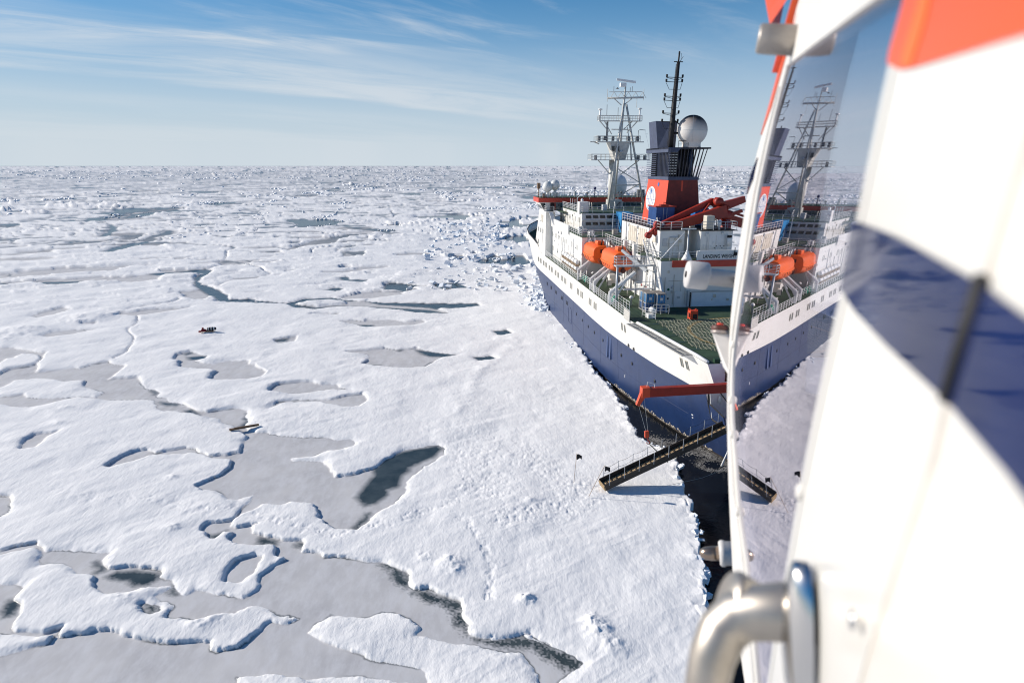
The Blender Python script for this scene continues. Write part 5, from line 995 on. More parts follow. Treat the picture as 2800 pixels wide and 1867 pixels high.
# big radome on the platform, sooty on top
m, n, l, b = nodes_mat('sooty_radome'); tcn = n.new('ShaderNodeTexCoord'); sx_ = n.new('ShaderNodeSeparateXYZ'); l.new(tcn.outputs['Object'], sx_.inputs[0])
nz = n.new('ShaderNodeTexNoise'); nz.inputs['Scale'].default_value = .9; l.new(tcn.outputs['Object'], nz.inputs['Vector'])
ad = n.new('ShaderNodeMath'); ad.operation = 'MULTIPLY_ADD'; l.new(nz.outputs[0], ad.inputs[0]); ad.inputs[1].default_value = .5; l.new(sx_.outputs[2], ad.inputs[2])
ad2 = n.new('ShaderNodeMath'); ad2.operation = 'MULTIPLY_ADD'; l.new(sx_.outputs[0], ad2.inputs[0]); ad2.inputs[1].default_value = .18; l.new(ad.outputs[0], ad2.inputs[2])
cr = n.new('ShaderNodeValToRGB'); cr.color_ramp.elements[0].position = .62; cr.color_ramp.elements[0].color = (.62, .60, .57, 1); cr.color_ramp.elements[1].position = .88; cr.color_ramp.elements[1].color = (.03, .028, .028, 1)
e3 = cr.color_ramp.elements.new(.78); e3.color = (.34, .30, .28, 1)
mrn = n.new('ShaderNodeMapRange'); l.new(ad2.outputs[0], mrn.inputs[0]); mrn.inputs[1].default_value = -4.2; mrn.inputs[2].default_value = 2.75
l.new(mrn.outputs[0], cr.inputs[0]); l.new(cr.outputs[0], b.inputs['Base Color']); b.inputs['Roughness'].default_value = .8
R_ = 2.12
prof = [(0, -2.35), (1.35, -2.35), (1.3, -2.0)]+[(R_*math.cos(a), R_*math.sin(a)) for a in [-.9+(PI/2+.9)*i/18 for i in range(19)]]
rd = MB().lathe((0, 0, 0), prof, 32).build('sooty_radome', m, fn); rd.location = (1.15, 37.4, 33.75)
MB().lathe((1.15, 37.4, 33.75), [(R_+.0, -.015), (R_+.02, -.015), (R_+.02, .015), (R_, .015)], 32).build('radome_seam', GREY, fn)
mb = MB()
for a in (0, PI/2, PI, 3*PI/2): mb.tube([(1.15+(R_+.005)*math.cos(t_)*math.cos(a-1.9), 37.4+(R_+.005)*math.cos(t_)*math.sin(a-1.9), 33.75+(R_+.005)*math.sin(t_)) for t_ in [-1+2.5*i/12 for i in range(13)]], .015, 3)
mb.build('radome_seam', GREY, fn)
rail_mb(MB(), [(-1.1, 36.5, 31.4), (.3, 36.4, 31.4)], .9, 2, .6).build('top_railing', BLACK, fn)
mb = MB(); mb.tube([(-1.7, 37.8, 35.3), (-.6, 37.6, 34.5)], .09, 5).tube([(-1.8, 37.8, 33.4), (-.9, 37.5, 33.4)], .16, 6); mb.build('radome_brace', BLACK, fn)
# emblem: white oval with a blue device and lines; small blue star above it
def funx(z): return -2.6+.55*(z-20.6)/6.3
WE = WHITE2; cy_, cz_, ra, rb_ = 43.6, 24.0, 2.15, 1.72
def epos(y, z, d): return (funx(z)-d, y, z)
rows = []
mb = MB(); K = 36; outl = [epos(cy_+ra*math.cos(2*PI*i/K), cz_+rb_*1.05*math.sin(2*PI*i/K), .04) for i in range(K)]
mb.add([epos(cy_, cz_, .04)]+outl, [(0, 1+i, 1+(i+1) % K) for i in range(K)]); em = mb.build('emblem_disc', WE, fn)
EB = mat('emblem_blue', (.02, .12, .36), .5)
mb = MB()
for f_ in (-.62, -.28, .05, .4, .72): mb.tube([epos(cy_+ra*f_*math.sin(PI*(.12+.8*t_/10)), cz_+rb_*math.cos(PI*(.12+.8*t_/10)), .055) for t_ in range(11)], .028, 4)
mb.tube([epos(cy_-ra*.93+ra*1.86*t_/8, cz_-.12, .055) for t_ in range(9)], .028, 4); mb.build('emblem_lines', EB, em)
mb = MB(); st = []
for i in range(16): r_ = .42 if i % 2 else .2; st.append(epos(cy_+.1+r_*1.0*math.cos(2*PI*i/16), cz_+1.05+r_*1.25*math.sin(2*PI*i/16), .06))
mb.add([epos(cy_+.1, cz_+1.05, .06)]+st, [(0, 1+i, 1+(i+1) % 16) for i in range(16)]); mb.build('emblem_device', EB, em)
mb = MB(); st = []
for i in range(16): r_ = .5 if i % 2 else .27; st.append(epos(40.9+r_*math.cos(2*PI*i/16), 26.2+r_*.8*math.sin(2*PI*i/16), .04))
mb.add([epos(40.9, 26.2, .04)]+st, [(0, 1+i, 1+(i+1) % 16) for i in range(16)]); mb.build('emblem_star', EB, fn)

# ---- red deck crane (two-arm boom) standing on the deckhouse roof
cr_ = empty('deck_crane', (0, 0, 0)); cr_.parent = SP
def taper(a, b, w0, h0, w1, h1):
    a = Vector(a); b = Vector(b); d = (b-a).normalized(); x = d.cross(Vector((0, 0, 1))).normalized(); z = x.cross(d)
    vs = [p+x*sx*w+z*sz*h for p, w, h in ((a, w0/2, h0/2), (b, w1/2, h1/2)) for sx, sz in ((-1, -1), (1, -1), (1, 1), (-1, 1))]
    return vs, [(3, 2, 1, 0), (4, 5, 6, 7)]+[(i, (i+1) % 4, 4+(i+1) % 4, 4+i) for i in range(4)]
mb = MB(); mb.add(*taper((4.2, 31, 22.9), (-4.9, 30.2, 20.6), .9, 1.7, .7, .85)); mb.add(*taper((2.9, 32.4, 24.2), (-4.6, 31.4, 21.2), .6, .8, .5, .6)); mb.add(*taper((2.9, 32.4, 24.2), (4.3, 31, 22.8), .5, 1.2, .5, 1.5))
mb.beam((2.1, 31.8, 23.8), (.4, 30.9, 22.0), .25, .25); mb.build('boom', RED, cr_)
mb = MB(); mb.lathe((3.2, 31.4, 24.1), [(0, -.5), (.6, -.5), (.6, .5), (0, .5)], 14, (0, 1, 0)); mb.add(*taper((3.4, 31.4, 23.3), (7.0, 31.4, 24.45), .6, 1.3, .55, .85)); mb.build('luffing_arm', RED, cr_)
mb = MB(); mb.lathe((4.4, 31.2, 22.2), [(0, -.5), (.75, -.5), (.75, .5), (0, .5)], 14, (0, 1, 0)); mb.add(*taper((4.0, 31.2, 22.0), (6.6, 31.0, 22.9), .5, .55, .4, .4)); mb.add(*taper((4.6, 31.6, 22.9), (8.8, 31.6, 21.6), .3, .3, .3, .3)); mb.add(*taper((4.6, 31.2, 21.8), (11, 31.2, 20.0), .9, 1.3, .9, 1.2)); mb.build('knuckle', RED, cr_)
mb = MB(); mb.lathe((-7.1, 29.8, 19.8), [(0, -.35), (.42, -.35), (.42, .35), (0, .35)], 14, (0, 1, 0)); mb.lathe((-6.0, 29.8, 20.3), [(0, -.35), (.46, -.35), (.46, .35), (0, .35)], 14, (0, 1, 0)); mb.lathe((-5.8, 30.0, 21.2), [(0, -.35), (.5, -.35), (.5, .35), (0, .35)], 14, (0, 1, 0))
mb.add(*taper((-6.9, 29.8, 20.0), (-5.7, 30., 21.0), .5, .5, .5, .6)); mb.add(*taper((-6.4, 29.9, 20.1), (-4.4, 30.3, 20.7), .5, .6, .5, .6)); mb.build('boom_head', RED, cr_)
mb = MB(); mb.tube([(-6.2, 29.8, 20.0), (-5.95, 29.8, 19.2)], .03, 4); mb.tube([(-5.95, 29.8, 19.25), (-5.75, 29.8, 18.3)], .12, 5); pts = [(-5.55+.34*math.sin(a), 29.8, 17.95+.34*math.cos(a)) for a in [i*.55-.2 for i in range(9)]]; mb.tube(pts, .085, 6); mb.tube([(-5.5, 29.8, 17.7), (-5.2, 29.8, 17.1)], .03, 4)
mb.build('crane_hook', mat('dark_hook', (.04, .025, .02), .6), cr_)
mb = MB(); mb.tube([(3.0, 32, 24.3), (16, 40, 25.6)], .02, 3).tube([(3.2, 32, 24.0), (16, 40, 25.2)], .02, 3).tube([(-1, 33, 23.0), (14, 42, 26)], .02, 3); mb.build('crane_wires', BLACK, cr_)
MB().lathe((4.4, 31.2, 17), [(0, 0), (.8, 0), (.8, 4.6), (0, 4.6)], 12).build('crane_pedestal', RED, cr_)
MB().box(.1, 1.2, 27.6, 28.8, 20.7, 22.5).build('crane_cabin_box', LOUV, SP, .08)
MB().lathe((1.9, 27.6, 20.6), [(0, 0), (.15, 0), (.15, .5), (.25, .6), (.25, 1.3), (0, 1.35)], 10).build('floodlight', WHITE2, SP)
# ---- stern crane
scn = empty('stern_crane', (0, 0, 0)); scn.parent = SP
mb = MB(); mb.obox((-12.7, -2.0, 9.05), (8.8, 0, .12), (0, .62, 0), (0, 0, .82)); mb.build('boom', RED, scn, .03)
MB().add(*taper((-7.9, -2, 9.1), (-5.9, -.1, 9.2), .7, .9, .8, 1.1)).build('boom_root', RED, scn)
mb = MB(); mb.obox((-17.45, -2, 9.05), (.75, 0, .05), (0, .8, 0), (0, 0, .95)); mb.add(*taper((-17.6, -2, 8.9), (-18.1, -2, 7.75), .5, .55, .4, .32)); mb.build('boom_head', mat('crane_orange_red', (.55, .065, .02), .5), scn, .03)
MB().tube([(-17.3, -2, 9.4), (-17.25, -2, 9.95), (-16.9, -2, 9.85), (-16.6, -2, 9.75), (-16.55, -2, 9.3)], .035, 5).build('guard_hoop', WHITE2, scn)
mb = MB(); mb.tube([(-18.0, -2, 7.8), (-17.15, -2, 5.15)], .015, 3).tube([(-17.5, -2, 8.5), (-16.95, -2, 5.15)], .015, 3); mb.build('hoist_wire', GREY, scn)
MB().obox((-17.05, -2, 4.85), (.4, 0, .05), (0, .3, 0), (-.05, 0, .65)).build('hook_block', mat('crane_orange_red', (.55, .065, .02), .5), scn, .05)
MB().tube([(-16.95, -2, 4.5), (-16.85, -2, 4.15)]+[(-16.85+.14*math.sin(a), -2, 4.0+.14*math.cos(a)) for a in [i*.6 for i in range(9)]], .05, 5).build('hook', RED, scn)
MB().tube([(-16.8, -2, 3.9), (-15.9, -1.9, 3.0), (-14.6, -1.5, 1.6)], .05, 4).build('sling', ROPE, scn)
MB().box(-6.3, -5.8, -.7, 0, 9.6, 10.3).build('winch', mat('crane_orange_red', (.55, .065, .02), .5), scn)
# ---- davits
dv = MB()
for y in (28.0, 36.6, 38.8, 47.4):
    d_ = MB()
    for dy in (-.22, .22):
        d_.beam((-12.6, y+dy, HZ), (-12.6, y+dy, 12.5), .14, .32, (1, 0, 0)); d_.beam((-12.6, y+dy, 12.4), (-9.2, y+dy+.1, 15.1), .14, .34)
    for k in range(6): d_.beam((-12.45+.6*k, y-.25, 12.6+.46*k), (-12.45+.6*k, y+.25, 12.6+.46*k), .08)
    d_.beam((-12.3, y, HZ), (-10.4, y, 14.0), .1, .2)
    d_.build('boat_davit', WHITE2, SP)
for y in (35.2, 43.6, 45.0, 50.8):
    MB().tube([(-9.0, y-.6, 16.4), (-9.2, y-.5, 17.6), (-8.2, y+.3, 17.3), (-6.6, y+.6, 15.6)], .16, 6).build('davit_arm', GREY, SP)
MB().add(*taper((-9.6, 33.4, 17.4), (-7.0, 30., 14.9), .3, .35, .3, .5)).build('davit_arm', GREY, SP)
for y in (38.0, 45.2, 46.8): MB().lathe((-11.6, y-9 if y < 40 else y, HZ), [(0, 0), (.45, 0), (.5, .4), (.25, .9), (0, 1.)], 9).build('green_tarpaulin', TEAL, SP)
# white winch and ladder stand at the forward corner of the flight deck
mb = MB(); rail_mb(mb, [(-10.6, 20.2, HZ), (-9.5, 18.4, HZ)], 1.2, 4, .6); mb.lathe((-9.5, 19.6, HZ+.9), [(0, -.5), (.35, -.5), (.35, .5), (0, .5)], 10, (0, 1, 0)); mb.box(-10.2, -9.3, 19, 20, HZ, HZ+.5); mb.build('deck_winch', WHITE2, SP)
rail_mb(MB(), [(-8.8, 21.4, HZ), (-6.8, 21.2, HZ), (-6.4, 22, HZ)], 1.15, 3, .9).build('railing', WHITE2, SP)
MB().tube([(4.2, 25.3, 18.3), (4.2, 25.3, 19.4)], .05, 5).build('stanchion', WHITE2, SP)

# ---- fittings, pipes and small gear on walls, roofs and decks
rf_ = random.Random(21)
def wall_fittings(par, axis, c, a0, a1, z0, z1, n_, m=None):
    """axis 'x': wall at x=c spanning y a0..a1 (facing port); axis 'y': wall at y=c spanning x a0..a1 (facing aft)"""
    mb = MB()
    P3 = (lambda a, d_, z: (c-d_, a, z)) if axis == 'x' else (lambda a, d_, z: (a, c-d_, z))
    for k in range(n_):
        a = rf_.uniform(a0, a1); z = rf_.uniform(z0, z1); t = rf_.random()
        if t < .35: mb.tube([P3(a, .05, z0), P3(a, .05, min(z1, z0+rf_.uniform(.5, 1)*(z1-z0)))], rf_.uniform(.02, .05), 4)
        elif t < .5: L_ = rf_.uniform(.8, 3); mb.tube([P3(a, .05, z), P3(min(a+L_, a1), .05, z)], .03, 4)
        else:
            w_, h_ = rf_.uniform(.1, .4), rf_.uniform(.1, .5); p, q = P3(a, .02, z), P3(a+w_, rf_.uniform(.08, .2), z+h_)
            mb.box(min(p[0], q[0]), max(p[0], q[0]), min(p[1], q[1]), max(p[1], q[1]), z, z+h_)
    return mb.build('wall_fittings', m or GREY, par)
MIX = (GREY, LOUV, WHITE2)
for i, args in enumerate(((ab, 'x', -11.5, 50.5, 75, 11.2, 16.8, 26), (ih, 'x', -9.3, 60.5, 79, 17.7, 20.3, 22), (ih, 'y', 59.95, -9, -3.4, 17.7, 18.4, 6), (uh, 'x', -6.0, 29, 45, 17.2, 20.2, 24), (uh, 'y', 28.2, -5.9, -2.8, 17.2, 20.2, 9), (uh, 'y', 27.1, -.6, 2.9, 17.4, 20.2, 9), (hang, 'x', -6.8, 26.5, 44, 11., 15.8, 30), (hang, 'y', 25.0, -6.4, 2.5, 11.2, 15.6, 14), (wing_t, 'x', -12.95, 79, 86, 12, 19, 5))):
    wall_fittings(*args, m=MIX[i % 3])['kind'] = 'stuff'
def deck_gear(x0, x1, y0, y1, z, n_, par):
    for k in range(n_):
        x, y = rf_.uniform(x0, x1), rf_.uniform(y0, y1); t = rf_.random(); m_ = rf_.choice((WHITE2, GREY, WHITE2, LOUV, mat('dark_grey_box', (.10, .11, .11), .6)))
        if t < .4: a, b_, h_ = rf_.uniform(.3, .9), rf_.uniform(.3, 1.), rf_.uniform(.3, 1.1); MB().box(x, x+a, y, y+b_, z, z+h_).box(x-.03, x+a+.03, y-.03, y+b_+.03, z+h_, z+h_+.05).build('deck_locker', m_, par)
        elif t < .7: h_ = rf_.uniform(.6, 1.5); MB().lathe((x, y, z), [(0, 0), (.12, 0), (.12, h_*.7), (.28, h_*.72), (.3, h_*.85), (.12, h_), (0, h_)], 10).build('mushroom_vent', m_, par)
        else: MB().tube([(x, y, z), (x, y, z+rf_.uniform(.7, 1.3)), (x, y+.3, z+1.35), (x, y+.45, z+1.1)], .07, 6).build('gooseneck_vent', m_, par)
deck_gear(-8.5, 8, 61, 77, 20.7, 16, SP); deck_gear(-5.6, -4.9, 30, 33, 20.62, 2, SP); deck_gear(-1.5, 4, 28.6, 33, 20.64, 6, SP); deck_gear(-10.8, -9.8, 51, 58, 17.5, 5, SP)
deck_gear(-10.6, -7.6, 26, 33, 10.82, 5, SP); deck_gear(-11, -8, 40, 49, 10.82, 6, SP); deck_gear(-7.2, -6.4, 34, 48, 17.0, 6, SP); deck_gear(-11, 11, 80, 86, 22.52, 10, SP); deck_gear(-8, 8, 51, 58, 17.52, 8, SP)
# ---------------------------------------------------------------- things on the ship
def on_ship(name, x, y, z, rz=0.): return empty(name, ship2w(x, y, z), (0, 0, SHIP_ROT[2]+rz))
def make_lifeboat(kind):
    r = empty('lifeboat', (0, 0, 0))
    # stations: y, half-width, keel z, gunwale z, roof z
    st = [(4.1, .12, 1.15, 1.55, 1.75), (3.7, .62, .72, 1.5, 2.3), (3.0, 1.02, .38, 1.42, 2.75), (2.0, 1.28, .15, 1.36, 2.98), (.6, 1.38, .05, 1.32, 3.05), (-1.2, 1.38, .03, 1.32, 3.08), (-2.6, 1.3, .1, 1.35, 3.05), (-3.6, 1.18, .3, 1.4, 2.95), (-3.95, 1.12, .42, 1.42, 2.88)]
    lower = MB(); rows = []
    for y, w_, k, g, t in st: rows.append([(w_*sx*a, y, g+(k-g)*b) for sx, lst in ((-1, ((1, 0), (.97, .3), (.86, .62), (.52, .88))), ) for a, b in lst]+[(0, y, k)]+[(w_*a, y, g+(k-g)*b) for a, b in ((.52, .88), (.86, .62), (.97, .3), (1, 0))])
    lower.grid(rows); n_ = len(rows[0]); lower.add(rows[-1], [tuple(range(n_))]); lower.build('hull', ORANGE, r)
    can = MB(); rows = []
    for y, w_, k, g, t in st: rows.append([(w_*.97*a, y, g+(t-g)*b) for a, b in ((-1, 0), (-1, .35), (-.93, .68), (-.7, .9), (-.3, 1.), (.3, 1.), (.7, .9), (.93, .68), (1, .35), (1, 0))])
    can.grid(rows); can.add(rows[-1], [tuple(range(10))]); can.build('canopy', ORANGE, r)
    mb = MB()
    for s_ in (-1, 1): mb.tube([(s_*w_*1.01, y, g) for y, w_, k, g, t in st], .07, 6)
    mb.build('rubbing_strake', mat('bright_orange_trim', (.85, .17, .03), .5), r)
    mb = MB()
    for s_ in (-1, 1):
        for q in range(6):
            y0 = 3-1.1*q; mb.tube([(s_*1.4, y0, 1.25), (s_*1.44, y0-.3, .85), (s_*1.44, y0-.8, .85), (s_*1.4, y0-1.1, 1.25)], .022, 4)
    mb.tube([(-.45, 3, 3.05), (-.45, -3.4, 3.2)], .03, 4).tube([(.45, 3, 3.05), (.45, -3.4, 3.2)], .03, 4); mb.build('grab_line', mat('dark_rope', (.12, .05, .03), .9), r)
    MB().box(-.5, .5, -3.2, -1.7, 2.95, 3.55).build('conning_hatch', ORANGE, r, .12)
    MB().box(-.25, .25, -4.02, -3.94, 1.9, 2.4).build('aft_window', GLASS, r)
    mb = MB()
    MB().box(-.12, .12, -4.4, -3.9, .25, 1.0).lathe((0, -4.1, .5), [(0, -.2), (.3, -.2), (.3, .1), (0, .1)], 10, (0, 1, 0)).build('propeller_guard', mat('dark_red_recess', (.08, .015, .012), .6), r)
    MB().tube([(0, -3.3, 3.0), (.1, -3.2, 3.8)], .08, 6).tube([(0, 3.1, 2.8), (0, 3.2, 3.7)], .08, 6).build('lifting_hooks', mat('dark_hook', (.04, .025, .02), .6), r)
    return r
lb2 = make_lifeboat(0)
lb2.scale = (1.28, 1.0, 1.08); lb1 = copy_tree(lb2)
lb2.location = ship2w(-9.3, 37.6, 13.85); lb2.rotation_euler = (0, 0, SHIP_ROT[2]); tag(lb2, 'orange enclosed lifeboat hanging nearer the helicopter deck, blunt end with dark window', 'lifeboat', 'orange lifeboats hanging on the davits')
lb1.location = ship2w(-9.7, 47.6, 13.6); lb1.rotation_euler = (0, 0, SHIP_ROT[2]); tag(lb1, 'orange enclosed lifeboat behind the other one, below the white accommodation wall', 'lifeboat', 'orange lifeboats hanging on the davits')
def make_container(L, W, H_, m, door=True):
    r = empty('container', (0, 0, 0))
    MB().box(-W/2+.03, W/2-.03, -L/2+.03, L/2-.03, .03, H_-.03).build('shell', m, r)
    fr = MB()
    for x in (-W/2, W/2-.1):
        for y in (-L/2, L/2-.1): fr.box(x, x+.1, y, y+.1, 0, H_)
    for z in (0, H_-.1):
        for x in (-W/2, W/2-.1): fr.box(x, x+.1, -L/2+.1, L/2-.1, z, z+.1)
        for y in (-L/2, L/2-.1): fr.box(-W/2+.1, W/2-.1, y, y+.1, z, z+.1)
    fr.build('frame', m, r)
    rb = MB(); k = int(L/.28)
    for s_ in (-1, 1):
        for i in range(k): y = -L/2+.2+(L-.4)*i/k; rb.box(min(s_*W/2, s_*(W/2-.035)), max(s_*W/2, s_*(W/2-.035)), y, y+.13, .1, H_-.1)
    rb.build('corrugation', m, r)
    MB().box(-W/2+.12, -.03, -L/2-.01, -L/2+.03, .12, H_-.12).build('door', m, r); MB().box(.03, W/2-.12, -L/2-.01, -L/2+.03, .12, H_-.12).build('door', m, r)
    br_ = MB()
    for x in (-.3, .22): br_.tube([(x, -L/2-.03, .1), (x, -L/2-.03, H_-.1)], .03, 5)
    br_.box(-.9, -.7, -L/2-.02, -L/2-.01, .9, 1.2).build('locking_bars', GREY, r)
    mk = MB()
    for i, (x, z) in enumerate([(.48, 1.35), (.62, 1.2), (.75, 1.35), (.55, 1.05), (.92, 1.35), (.92, 1.15), (1.0, 1.25), (.92, .95)]): mk.box(x, x+.09, -L/2-.02, -L/2-.011, z, z+.1)
    mk.build('pale_marks', mat('pale_blue_mark', (.20, .27, .42), .6), r)
    return r
c1 = make_container(3.4, 2.65, 2.6, CBLUE); c1.location = ship2w(-3.45, 35.4, 20.66); c1.rotation_euler = (0, 0, SHIP_ROT[2])
tag(c1, 'dark blue steel container with corrugated side standing at the foot of the orange funnel', 'container')
rk = MB().box(-1.45, 1.55, -1.8, -1.62, 0, .18).box(-1.45, -1.3, -1.7, 1.8, 0, .15).box(1.3, 1.45, -1.7, 1.6, 0, .15).tube([(-.2, -1.5, .1), (-.2, -1.4, .7), (.2, -1.2, .5)], .06, 5).box(-.6, .5, -1.5, -.6, .1, .35).build('lashing_frame', RED)
rk.location = ship2w(-3.45, 35.4, 23.27); rk.rotation_euler = (0, 0, SHIP_ROT[2]); tag(rk, 'orange-red steel lashing frame lying on top of the dark blue container', 'steel frame')
c2 = make_container(1.6, 2.0, 2.4, mat('bright_blue_paint', (.02, .20, .55), .5, var=.1)); c2.location = ship2w(1.9, 34.4, 20.7); c2.rotation_euler = (0, 0, SHIP_ROT[2]); c2.name = 'blue_container'
tag(c2, 'small bright blue container right of the funnel foot, partly behind the crane boom', 'container')
# IBC tanks in cages
def make_tank():
    r = empty('caged_tank', (0, 0, 0))
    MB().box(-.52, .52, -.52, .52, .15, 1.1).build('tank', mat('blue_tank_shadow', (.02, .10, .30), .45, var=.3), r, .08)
    MB().box(-.52, .52, -.52, .52, 1.22, 2.3).build('tank', LBLUE, r, .08)
    cg = MB()
    for x in (-.56, .56):
        for y in (-.56, .56): cg.beam((x, y, 0), (x, y, 2.45), .08)
    for z in (.06, 1.16, 2.42):
        for x in (-.56, .56): cg.beam((x, -.56, z), (x, .56, z), .07)
        for y in (-.56, .56): cg.beam((-.56, y, z), (.56, y, z), .07)
    for k in (-.2, .2):
        for s_ in (-.57, .57): cg.beam((k, s_, 0), (k, s_, 2.4), .035).beam((s_, k, 0), (s_, k, 2.4), .035)
    cg.build('cage', mat('galvanised_cage', (.45, .44, .42), .5, var=.2), r)
    MB().box(-.58, .58, -.58, .58, 2.44, 2.5).build('lid', mat('dirty_lid', (.26, .23, .20), .8, var=.4, vscale=6), r)
    MB().box(-.2, .2, -.545, -.53, 1.6, 1.95).build('white_label', WHITE2, r)
    return r
tk0 = make_tank(); tanks = [tk0]+[copy_tree(tk0) for _ in range(3)]
for o, (x, y), lb in zip(tanks, ((-7.6, 22.4), (-8.85, 23.0), (-8.9, 24.4), (-7.65, 23.7)), ('stack of blue tanks in a cage at the white hangar fin, nearest the flight deck', 'stack of blue tanks in a cage, outboard of the pair nearest the flight deck', 'stack of blue tanks in a cage at the far outboard end of the group', 'stack of blue tanks in a cage hidden furthest in beside the hangar wall')):
    o.location = ship2w(x, y, 10.8); o.rotation_euler = (0, 0, SHIP_ROT[2]); tag(o, lb, 'tank', 'caged blue tanks beside the hangar')
# the same group to starboard
rb = empty('fire_pump_box', ship2w(-5.0, 17.9, 10.8), (0, 0, SHIP_ROT[2]+.05)); tag(rb, 'small red-orange fire equipment box on the green flight deck', 'equipment box')
RB = mat('fire_box_red', (.60, .055, .015), .5, var=.2, vscale=3)
MB().box(-.5, .5, -.4, .4, .12, 1.15).build('case', RB, rb, .04); MB().tube([(-.45, -.35, 0), (-.45, -.35, 1.35), (-.45, .35, 1.35), (-.45, .35, 0)], .04, 5).tube([(.45, -.35, 0), (.45, -.35, 1.25), (.45, .35, 1.25), (.45, .35, 0)], .04, 5).build('frame', RB, rb); MB().box(-.15, .4, -.43, -.4, .2, .75).build('dark_panel', BLACK, rb); MB().box(-.62, -.5, -.3, .2, .4, .9).build('hose_reel', mat('dull_red', (.30, .05, .03), .6), rb)
for x, y, s_ in ((-11, 33, 1), ): 
    o = MB().box(-.5, .5, -.7, .7, 0, .9).box(-.55, .55, -.75, .75, .9, 1.0).build('deck_box', WHITE); o.location = ship2w(-10.4, 33.5, 10.8); o.rotation_euler = (0, 0, SHIP_ROT[2]); tag(o, 'small white deck box on the green side deck behind the first davit', 'deck box')

# ---------------------------------------------------------------- gangway from the ice to the stern
A = Vector((8.36, 54.35, .55)); Bv = Vector((20.4, 57.55, 5.0)); dirv = (Bv-A).normalized()
side = Vector((-dirv.y, dirv.x, 0)).normalized(); upv = dirv.cross(-side).normalized()
if upv.z < 0: upv = -upv
gw = empty('gangway', A); tag(gw, 'long dark steel gangway with wooden treads leading from the snow up to the stern', 'gangway')
Lg = (Bv-A).length
def G(s, t, u=0.): return dirv*s+side*t+upv*u
mb = MB()
for t in (-.62, .62): mb.obox(G(Lg/2, t, .12), dirv*Lg, side*.07, upv*.62)
mb.build('side_beam', GFRAME, gw)
MB().obox(G(Lg/2, 0, -.12), dirv*Lg, side*1.2, upv*.05).build('floor', GFRAME, gw)
tr = MB().obox((0, 0, 0), dirv*.30, side*1.12, upv*.05).mesh('tread', GWOOD)
for k in range(26):
    o = inst(tr, 'tread', gw, G(.25+k*Lg/26, 0, -.02+.0))
    o2 = 0
tr2 = MB().obox((0, 0, 0), dirv*.06, side*1.12, upv*.12).mesh('cleat', GFRAME)
for k in range(26): inst(tr2, 'cleat', gw, G(.46+k*Lg/26, 0, .04))
MB().obox(G(-.05, 0, .05), dirv*.12, side*1.3, upv*.5).build('foot_plate', GWOOD, gw)
pst = MB().tube([(0, 0, .2), (0, 0, 1.35)], .03, 5).mesh('post', GREY)
for k in range(9):
    for t in (-.68, .68):
        if t > 0 and k > 8: continue
        inst(pst, 'post', gw, G(.35+k*Lg/8.6, t, 0))
mb = MB()
for h_ in (.75, 1.3): 
    pts = []
    for k in range(33): s_ = .35+k*Lg/34; sag = .13*abs(math.sin(k*PI/4)); pts.append(G(s_, .68, 0)+Vector((0, 0, h_-sag)))
    mb.tube(pts, .014, 3)
mb.build('hand_rope', mat('dark_line', (.06, .05, .045), .8), gw)
mb = MB(); mb.tube([Vector((15.6, 59.2, 1.5))-A, Vector((15.9, 58.4, 1.2))-A, Vector((16.0, 57., 2.6))-A], .035, 4).tube([Vector((15.2, 59.4, 1.4))-A, Vector((16.1, 57.6, 2.3))-A], .02, 4); mb.build('sling_lines', ROPE, gw)
ln = MB().tube([(8.0, 54.5, .5), (14, 53.9, .75), (17.6, 55.0, 1.0), (22, 57, 1.6), (26, 60, 2.4)], .018, 4).build('mooring_line', mat('pale_line', (.32, .30, .27), .9)); tag(ln, 'thin pale mooring line running over the snow edge and black water below the gangway', 'rope')
# flags
def flag(base, top, lbl, wave):
    r = empty('marker_flag', base); tag(r, lbl, 'flag', 'black marker flags beside the gangway')
    b_ = Vector(base); t_ = Vector(top)-b_
    MB().tube([(0, 0, -.1), t_*.5, t_], .022, 5).build('pole', mat('bamboo', (.40, .27, .16), .7), r)
    rows = []
    for i in range(8):
        u = i/7; w_ = .62*u
        rows.append([Vector((w_*.8, -.05*math.sin(u*7+wave)+w_*.2, -.10-.50*v*(1-.25*u)-.18*u*u+.05*math.sin(u*6+v*4+wave)))+t_ for v in (0, .33, .66, 1)])
    MB().grid(rows).build('cloth', mat('black_cloth', (.012, .012, .014), .9), r)
flag((5.8, 55.5, .35), (6.0, 55.5, 3.25), 'black flag on an upright pole, left of the two beside the gangway foot', 0)
flag((6.9, 52.85, .35), (8.3, 53.2, 3.15), 'black flag on a leaning pole, right of the two and nearest the gangway foot', 1.5)
# plank over the narrow pond
pk = MB().obox((0, 0, 0), (2.75, 1.35, .05), (-.16, .32, 0), (0, 0, .14)).obox((.3, .05, .06), (2.3, 1.2, 0), (-.10, .2, 0), (0, 0, .18)).build('wooden_plank', mat('dark_wet_wood', (.13, .075, .04), .75, var=.4, vscale=5, bump=.3)); pk.location = (-30.3, 68.5, .42); tag(pk, 'weathered brown wooden plank laid as a bridge over the narrow grey pond', 'plank')
